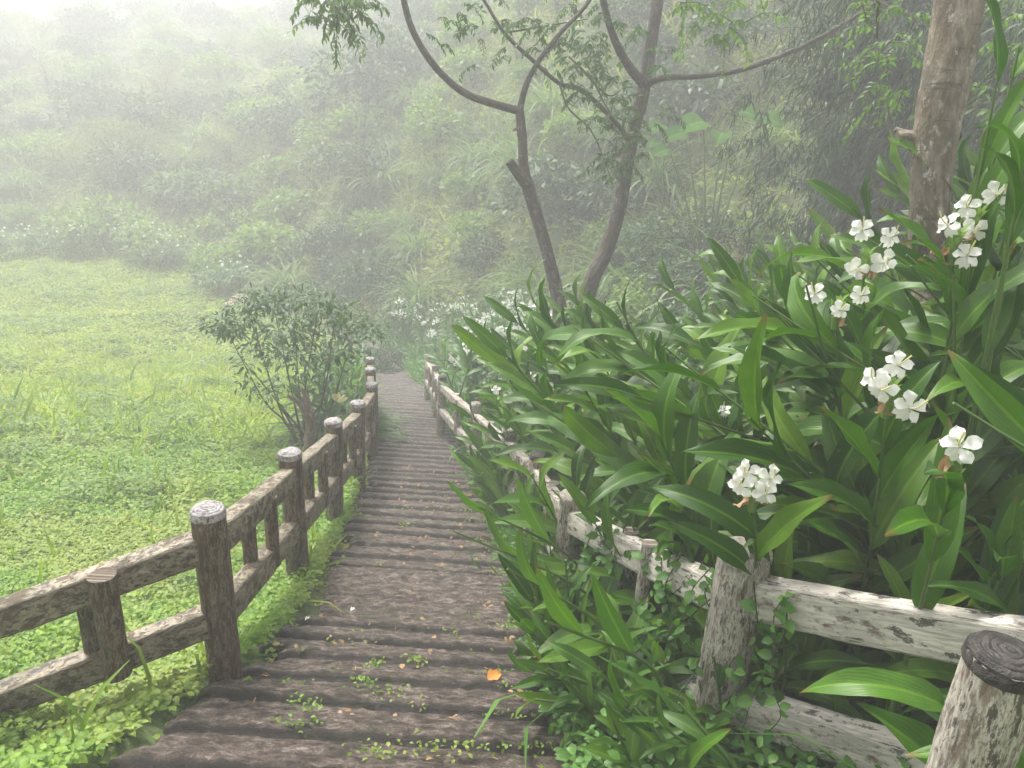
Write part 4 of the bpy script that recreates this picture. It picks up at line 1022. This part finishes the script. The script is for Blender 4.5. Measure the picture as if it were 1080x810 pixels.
for (px, py) in [(1009, 128), (1007, 143)]:
    c = at(px, py, D3 - .13); u_ = rdir(40); tube(mb, [c + [0, 0, -.06], c, c + [0, 0, .06]], [.012, .045, .012], 10, 10, .15, seed=101)
mb.build('knot', M['barkA'], t3)
mb = MB()
C = []
for k, f_ in enumerate(np.linspace(0, 1, 10)):
    C.append(at(968 + 60 * f_, 104 - 14 * math.sin(f_ * 3.1) * -1 - 20 * f_ * 0, D3 - .16 * math.sin(math.pi * f_) - .02))
tube(mb, C, [.006], 5, 24, .1, cap=False); mb.build('climbing_stem', M['twig'], t3)
mb = MB(); tw = MB()
for c in [(760, 10), (740, 20), (720, 8), (785, 15), (770, 28)]: sprays(mb, tw, pxs([c], 7.5), 3, .3, .4, .09, 9, .5)
for c in [(930, 25), (940, 50), (950, 70), (935, 90), (1040, 60), (1050, 95), (950, 110), (945, 20), (1060, 30), (1045, 120), (925, 45)]: sprays(mb, tw, pxs([c], random.uniform(6.0, 7.2)), 3, .3, .38, .085, 8, .5)
for c in [(1000, -80), (950, -100), (1050, -60), (900, -90), (1100, -50), (1080, -120), (850, -60)]: sprays(mb, tw, pxs([c], 5.6), 7, .5, .45, .085, 8)
for pp in ([(1030, -120), (960, -70), (860, -30), (760, -5)], [(1020, -160), (960, -120), (930, -40), (925, 40)]): tube(tw, pxs(pp, D3, 6.6), [.04, .03, .008], 6, 16, cap=False)
mb.build('crown', M['freshtree'], t3); tw.build('branch', M['twig'], t3)

# dark bamboo clumps
BT = leaf_t(3, 2, .13, .8, .3, 0, .02, .35, seed=110)
def bamboo(px, py_top, py_bot, dep, wpx, label, n=150):
    base = at(px, py_bot, dep); base[2] = gz(base[0], base[1]); top = at(px, py_top, dep); H = top[2] - base[2]; w = wpx / FPX * dep * .5
    root = thing('bamboo_clump', label, 'bamboo', base, 'dark bamboo clumps in the shade'); lf = MB(); tw = MB()
    for k in range(12):
        a = base + [random.uniform(-.4, .4), random.uniform(-.3, .3), -.1]; e = np.array([base[0] + random.gauss(0, w * .6), base[1] + random.gauss(0, .8), base[2] + H * random.uniform(.75, 1.15)])
        m_ = (a * .45 + e * .55); m_[2] += H * .15
        mbc = MB(); tube(mbc, [a, m_, e], [.03, .022, .008], 6, 18); mbc.build('culm', M['stalk'], root)
    for k in range(n):
        c = base + [random.gauss(0, w * .55), random.uniform(-1.0, .9), H * random.uniform(.12, 1.08)]
        dr_ = norm(np.array([random.gauss(0, 1), random.gauss(-.3, .8), .1])); L_ = random.uniform(.5, .9)
        e = c + dr_ * L_ + [0, 0, -.35 * L_]; m_ = (c + e) / 2 + [0, 0, .12]
        tube(tw, [c, m_, e], [.006, .004, .002], 4, 5, cap=False)
        C = spline([c, m_, e], 26)[6:]; C = C + rng.normal(0, .05, C.shape)
        nL = len(C); scatter(lf, BT, C, rng.normal(0, .45, (nL, 3)) + dr_ * .6 + [0, 0, -.75], rng.normal(0, .4, (nL, 3)) + [0, -.4, 1], rng.uniform(.15, .27, nL))
        C2 = C + rng.normal(0, .09, C.shape); scatter(lf, BT, C2, rng.normal(0, .5, (nL, 3)) + dr_ * .5 + [0, 0, -.7], rng.normal(0, .4, (nL, 3)) + [0, -.4, 1], rng.uniform(.14, .25, nL))
    lf.build('foliage', M['bamboo'], root); tw.build('twigs', M['twig'], root)
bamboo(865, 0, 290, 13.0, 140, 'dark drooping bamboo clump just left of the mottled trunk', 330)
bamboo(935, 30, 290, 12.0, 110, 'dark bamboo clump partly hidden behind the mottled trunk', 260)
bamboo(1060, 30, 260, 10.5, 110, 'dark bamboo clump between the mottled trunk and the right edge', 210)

# big-leaved taro on the slope
def taro(px, py, dep, label, leaves):
    c = at(px, py, dep); base = c.copy(); base[2] = gz(c[0], c[1])
    root = thing('giant_taro', label, 'giant taro', base, 'giant taros on the dark slope')
    tt = leaf_t(8, 8, .95, .55, .18, .05, .32, .36, seed=120)
    for (lx, ly, s_, ax) in leaves:
        p = at(lx, ly, dep + random.uniform(-.4, .4)); st = MB(); tube(st, [base + rng.normal(0, .06, 3) * [1, 1, 0], (base + p) / 2 + [0, 0, .25], p], [.03, .022, .012], 6, 12)
        so_ = st.build('leaf_stalk', M['stalk'], root)
        mb = MB(); scatter(mb, tt, p[None], np.array([[ax, -.55, -.12]]), np.array([[.1 * ax, -.75, 1.0]]), s_); mb.build('leaf', M['taro'], root)
taro(755, 215, 15.5, 'bright giant taro with the largest leaves on the slope left of the bamboo', [(742, 128, .62, -.8), (762, 140, .5, -.2), (800, 122, .55, .8), (778, 116, .5, .9), (722, 140, .5, -.9), (706, 158, .4, -.9)])
taro(705, 215, 17, 'paler giant taro behind the leaning tree', [(700, 132, .5, -.7), (690, 146, .45, -.2)])
# dry reddish grass under the taro
p = at(785, 200, 14.5); g_ = clump('dry brown grass tuft under the giant taro', 'dry grass tufts under the taro', 'drygrass', 220, .7)
used = set()
for (px, py) in [(690, 190), (705, 195), (790, 205), (810, 200)]:
    p = at(px, py, 15.0); place(g_, used, (p[0], p[1], gz(p[0], p[1])), random.uniform(0, 6), random.uniform(.8, 1.1))

# ---------------------------------------------------------------- left mid-ground: bush, stump, lily, rocks
base = at(322, 470, 10.0); base[2] = gz(base[0], base[1])
bs = thing('small_tree', 'low spreading multi-stemmed tree with dark leaves in the field beside the left fence', 'tree', base)
lf = MB(); ends = []
for (bx, by, ex, ey) in [(325, 475, 250, 372), (322, 470, 268, 345), (325, 468, 290, 330), (330, 470, 310, 335), (330, 470, 335, 330), (333, 470, 352, 345), (328, 468, 240, 350), (332, 470, 372, 352), (325, 470, 282, 395), (332, 468, 345, 372)]:
    mb = MB(); a = base + rng.normal(0, .08, 3) * [1, 1, 0]; e = at(ex, ey, 9.6 + random.uniform(-.5, .7)); m_ = a * .5 + e * .5 + [0, 0, -.1] + rng.normal(0, .06, 3)
    q1 = a * .75 + e * .25 + [0, 0, .05]
    tube(mb, [a, q1, m_, e], [.018, .014, .011, .004], 7, 18, .08); mb.build('stem', M['twig'], bs); ends.append(e)
cl = [(245, 350), (262, 335), (285, 325), (300, 345), (318, 318), (335, 335), (350, 350), (368, 345), (275, 358), (240, 345), (255, 325), (300, 310), (320, 350), (345, 320), (230, 338), (375, 365), (290, 372), (335, 368), (362, 330), (310, 333), (255, 385), (268, 402), (388, 352), (272, 320), (300, 398), (322, 388), (345, 390), (285, 410), (330, 412), (310, 372), (360, 372)]
for (cx_, cy_) in cl:
    c = at(cx_ + random.uniform(-5, 5), cy_ + random.uniform(-5, 5), 9.7 + random.uniform(-.6, .7)); m = 95 if cy_ < 375 else 40
    u_ = rdir(m); P = c + u_ * (rng.random(m) ** .45)[:, None] * [.27, .27, .15]
    scatter(lf, LT, P, u_ * [1, 1, .4] + rng.normal(0, .4, (m, 3)), rng.normal(0, .35, (m, 3)) + [0, 0, 1], rng.uniform(.07, .13, m))
lf.build('crown', M['bush'], bs)
b = at(326, 478, 9.6); b[2] = gz(b[0], b[1]); st = thing('tree_stump', 'pale reddish dead stump between the small tree and the left fence', 'stump', b)
mb = MB(); tube(mb, [b + [0, 0, -.1], b + [.0, 0, .25], b + [.03, 0, .55], b + [.0, 0, .7]], [.09, .06, .065, .075], 14, 20, .13, seed=130); mb.build('trunk', M['deadwood'], st)
for j in range(2):
    mb = MB(); e = b + [random.uniform(-.35, .1), random.uniform(-.1, .1), random.uniform(.9, 1.15)]; tube(mb, [b + [0, 0, .6], (b + [0, 0, .6] + e) / 2 + [.03, 0, .06], e], [.045, .035, .02], 8, 10, .12, seed=131 + j); mb.build('branch_stub', M['deadwood'], st)
used = set(); r0 = None
for j, (px, py, s_, lab) in enumerate([(336, 452, .14, 'small rounded pinkish rock lowest beside the stump'), (328, 444, .12, 'small pinkish rock leaning on the stump'), (253, 318, .36, 'large pinkish rock at the far corner of the field'), (244, 322, .22, 'smaller pinkish rock left of the large one in the far field corner')]):
    D = at(px, py, 1) - EYE
    for dep in np.arange(6, 45, .1):
        p = EYE + D * dep
        if p[2] < gz(p[0], p[1]) + s_ * .25: break
    u_, v_ = np.meshgrid(np.linspace(0, 2 * math.pi, 17)[:-1], np.linspace(0, math.pi, 10)); nu = 16
    X_ = np.stack([np.sin(v_) * np.cos(u_), np.sin(v_) * np.sin(u_), np.cos(v_) * .65], -1); X_ = X_ * (1 + .22 * np.sin(3 * u_ + j) * np.sin(2 * v_) + .1 * np.sin(5 * u_ + 2 * j) * np.sin(v_))[..., None] * s_
    Fq = [(i * nu + k_, (i + 1) * nu + k_, (i + 1) * nu + (k_ + 1) % nu, i * nu + (k_ + 1) % nu) for i in range(9) for k_ in range(nu)]
    mb = MB(); mb.add(X_.reshape(-1, 3), Fq); o = mb.build('rock', M['rock']); o.location = (p[0], p[1], gz(p[0], p[1]) + s_ * .2); tag(o, lab, 'rock', 'pinkish rocks in the field')
# day lily clump
b = at(360, 462, 10.4); b[2] = gz(b[0], b[1])
dl = clump('clump of strappy upright leaves with a pale yellow bloom behind the left fence', None, 'gingerfar', 260, .95, .045)
dl.name = 'lily_clump'; dl['category'] = 'lily'; dl['label'] = 'clump of strappy upright leaves with a pale yellow bloom behind the left fence'
dl.location = tuple(b); dl['_o'] = [0, 0, 0]
fm = MB(); c0 = np.array(at(357, 425, 9.9)) - b; scatter(fm, PETN, np.tile(c0, (6, 1)), rdir(6, .2, 1), rdir(6), .15); fm.build('flower', M['filament'], dl)
for k, (px, py, s_, lab) in enumerate([(385, 440, 1.0, 'strappy leaved clump nearest the left fence posts'), (372, 425, .9, 'strappy leaved clump behind the yellow flowered lily'), (350, 440, .8, 'strappy leaved clump beside the stump')]):
    p = at(px, py, 10.8); z = gz(p[0], p[1]); x_ = min(p[0], float(edgeL(p[1])) - .35)
    o = bpy.data.objects.new('lily_clump', None); COL.objects.link(o); o.location = (x_, p[1], z); o.scale = (s_,) * 3; o.rotation_euler = (0, 0, k * 2.0)
    o['label'] = lab; o['category'] = 'lily'; o['group'] = 'strappy leaved clumps behind the left fence'
    c = [q for q in dl.children if q.name.startswith('blades')][0].copy(); COL.objects.link(c); c.parent = o
for (px, py, dep, s_) in [(352, 452, 10.6, .95), (366, 440, 11.4, 1.0), (378, 432, 12.2, 1.0), (340, 448, 11.2, .8), (372, 418, 13.2, 1.0), (384, 408, 14.5, 1.0)]:
    p = at(px, py, dep); x_ = min(p[0], float(edgeL(p[1])) - .5)
    dup(far[5], (x_, p[1], gz(x_, p[1])), random.uniform(0, 6), s_, 'leafy upright clump between the small tree and the far left fence posts', 'leafy clumps behind the far left fence posts')
# round dark shrub where the path turns
p = at(408, 372, 19.0); o = dup(sB[1], (p[0], p[1], gz(p[0], p[1])), 1.0, .75, 'small dark rounded bush at the far end of the path', 'dark bush at the path end'); del o['group']
# leafy fringe bushes left of the path further down
for (px, py, dep, s_, lab) in [(370, 395, 14, .6, 'low fresh green shrub left of the path just beyond the fence'), (385, 372, 17, .7, 'fresh green shrub where the path bends left')]:
    p = at(px, py, dep); x_ = min(p[0], float(edgeL(p[1])) - .6); o = dup(sA[1], (x_, p[1], gz(x_, p[1])), 2.0, s_, lab, 'fresh shrubs left of the path')

# ---------------------------------------------------------------- vine on the right fence, fallen bits on the path
vn = thing('creeping_vine', 'creeping vine with small pointed leaves trailing over the right fence', 'vine', (.75, 2.6, gz(.75, 2.6)))
lf = MB(); sm = MB(); VT = leaf_t(4, 4, .75, .5, .2, .06, .16, .35, seed=140)
for k in range(30):
    if k < 18: f_ = random.uniform(.25, 1); A = rt[1] * f_ + rt[2] * (1 - f_)
    elif k < 25: A = rt[1] + (rt[0] - rt[1]) * random.uniform(0, .25)
    else: f_ = random.random(); A = rt[2] * f_ + rt[3] * (1 - f_)
    a = A + [random.uniform(-.08, .02), 0, -.12 + random.uniform(-.05, .03)]; P = [a]
    for j in range(5): P.append(P[-1] + [random.gauss(-.01, .05), random.gauss(0, .05), -random.uniform(.05, .14)])
    tube(sm, P, [.003, .0025, .0015], 4, 18, cap=False); C = spline(P, 16); n = len(C)
    scatter(lf, VT, C, rdir(n, -.6, .3) + [-.5, -.4, 0], rdir(n, -.2, 1) + [-.4, -.5, .3], rng.uniform(.03, .065, n))
lf.build('foliage', M['vine'], vn); sm.build('stem', M['twig'], vn)
def on_path(px, py):
    D = at(px, py, 1) - EYE
    for dep in np.arange(1, 12, .005):
        p = EYE + D * dep
        if p[2] < prof(p[1]) + .012: return p
p = on_path(515, 718); mb = MB(); lt = leaf_t(6, 4, .7, .9, .3, .15, .05, .45, seed=150); scatter(mb, lt, p[None], np.array([[.5, .6, .25]]), np.array([[-.3, -.6, 1]]), .095)
tag(mb.build('fallen_leaf', M['orangeleaf']), 'orange fallen leaf at the right end of the steps', 'leaf')
for (px, py, lab) in [(370, 645, 'white withered petal on the flat landing of the path'), (322, 655, 'pale petal scrap left of the landing on the steps')]:
    p = on_path(px, py); mb = MB(); scatter(mb, lt, p[None] + [0, 0, .004], np.array([[.2, .9, .05]]), np.array([[0, -.2, 1]]), .06, wid=.5); tag(mb.build('fallen_petal', M['fleck']), lab, 'petal', 'fallen pale petals on the path')
p = on_path(402, 632); mb = MB(); tube(mb, [p, p + [.07, .03, .006], p + [.14, .10, .004]], [.003, .003, .002], 5, 8); tag(mb.build('fallen_twig', M['twig']), 'thin dark twig lying on the flat landing', 'twig')

# road barrier at the top of the misty slope
bp = []
for px in range(170, 431, 26):
    done = False
    for py in range(-10, 120, 3):
        D = at(px, py, 1) - EYE
        for dp in np.arange(45, 130, 1.0):
            p = EYE + D * dp
            if p[2] < gz(p[0], p[1]) + .3: done = True; break
        if done: break
    if done: bp.append(np.array([p[0], p[1], gz(p[0], p[1]) + .9]))
bp = [q for k, q in enumerate(bp) if k == 0 or np.linalg.norm(q - bp[k - 1]) < 30]
rb = thing('road_barrier', 'pale road barrier faint in the mist along the top of the slope', 'barrier', bp[len(bp) // 2])
mb = MB(); tube(mb, bp, [.2], 12, 40, 0, sq=(.12, .3), up=(0, 0, 1)); mb.build('rail', M['concrete'], rb)
for q in spline(bp, 18):
    mb = MB(); tube(mb, [(q[0], q[1], gz(q[0], q[1]) - .3), (q[0], q[1], q[2])], [.12], 8, 4, 0); mb.build('post', M['concrete'], rb)

# ---------------------------------------------------------------- haze
me = bpy.data.meshes.new('haze'); zl, zh = float(-9.6), 18.0
bx = [(-130, -50), (130, -50), (130, 150), (-130, 150)]
bx = [(-170, -50), (130, -50), (130, 190), (-170, 190)]
me.from_pydata([(x, y, zl) for x, y in bx] + [(x, y, zh) for x, y in bx], [], [(3, 2, 1, 0), (4, 5, 6, 7), (0, 1, 5, 4), (1, 2, 6, 5), (2, 3, 7, 6), (3, 0, 4, 7)])
hz = bpy.data.objects.new('haze', me); COL.objects.link(hz); hz['kind'] = 'stuff'; hz['label'] = 'pale mist filling the valley'
hm = bpy.data.materials.new('haze'); hm.use_nodes = True; nt = hm.node_tree; nt.nodes.clear()
pv = nt.nodes.new('ShaderNodeVolumePrincipled'); pv.inputs['Color'].default_value = (.885, .875, .925, 1); pv.inputs['Density'].default_value = HAZE; pv.inputs['Anisotropy'].default_value = 0.0
pv.inputs['Density Attribute'].default_value = ''
oo = nt.nodes.new('ShaderNodeOutputMaterial'); nt.links.new(pv.outputs[0], oo.inputs['Volume']); me.materials.append(hm)
bpy.context.view_layer.update()
for o in list(COL.objects):
    g_ = str(o.get('group'))
    if g_ == 'short ginger shoots in the fringe' or g_ == 'low ginger plants behind the white rails':
        x_, y_ = o.location.x, o.location.y
        if g_[0] == 's':
            w_ = ['beside the lowest steps in view', 'beside the steps below the landing', 'beside the flat landing', 'beside the steps after the landing', 'beside the steps of the far fence'][int(np.searchsorted([2.4, 3.3, 4.4, 5.8], y_))]
            w_ = ('ginger shoot close to the fence ' if x_ > (float(edgeR(y_)) + float(fenceR(y_))) / 2 else 'ginger shoot hanging over the path edge ') + w_
        else: w_ = 'low broad leaved ginger plant behind the ' + ['longest white rail', 'leaning post', 'white rail with the vine', 'far white rails'][int(np.searchsorted([2.1, 2.6, 3.3], y_))]
        o['label'] = w_; o['group'] = w_ + ' (several)'
for o in bpy.data.objects:
    if '_o' in o: del o['_o']
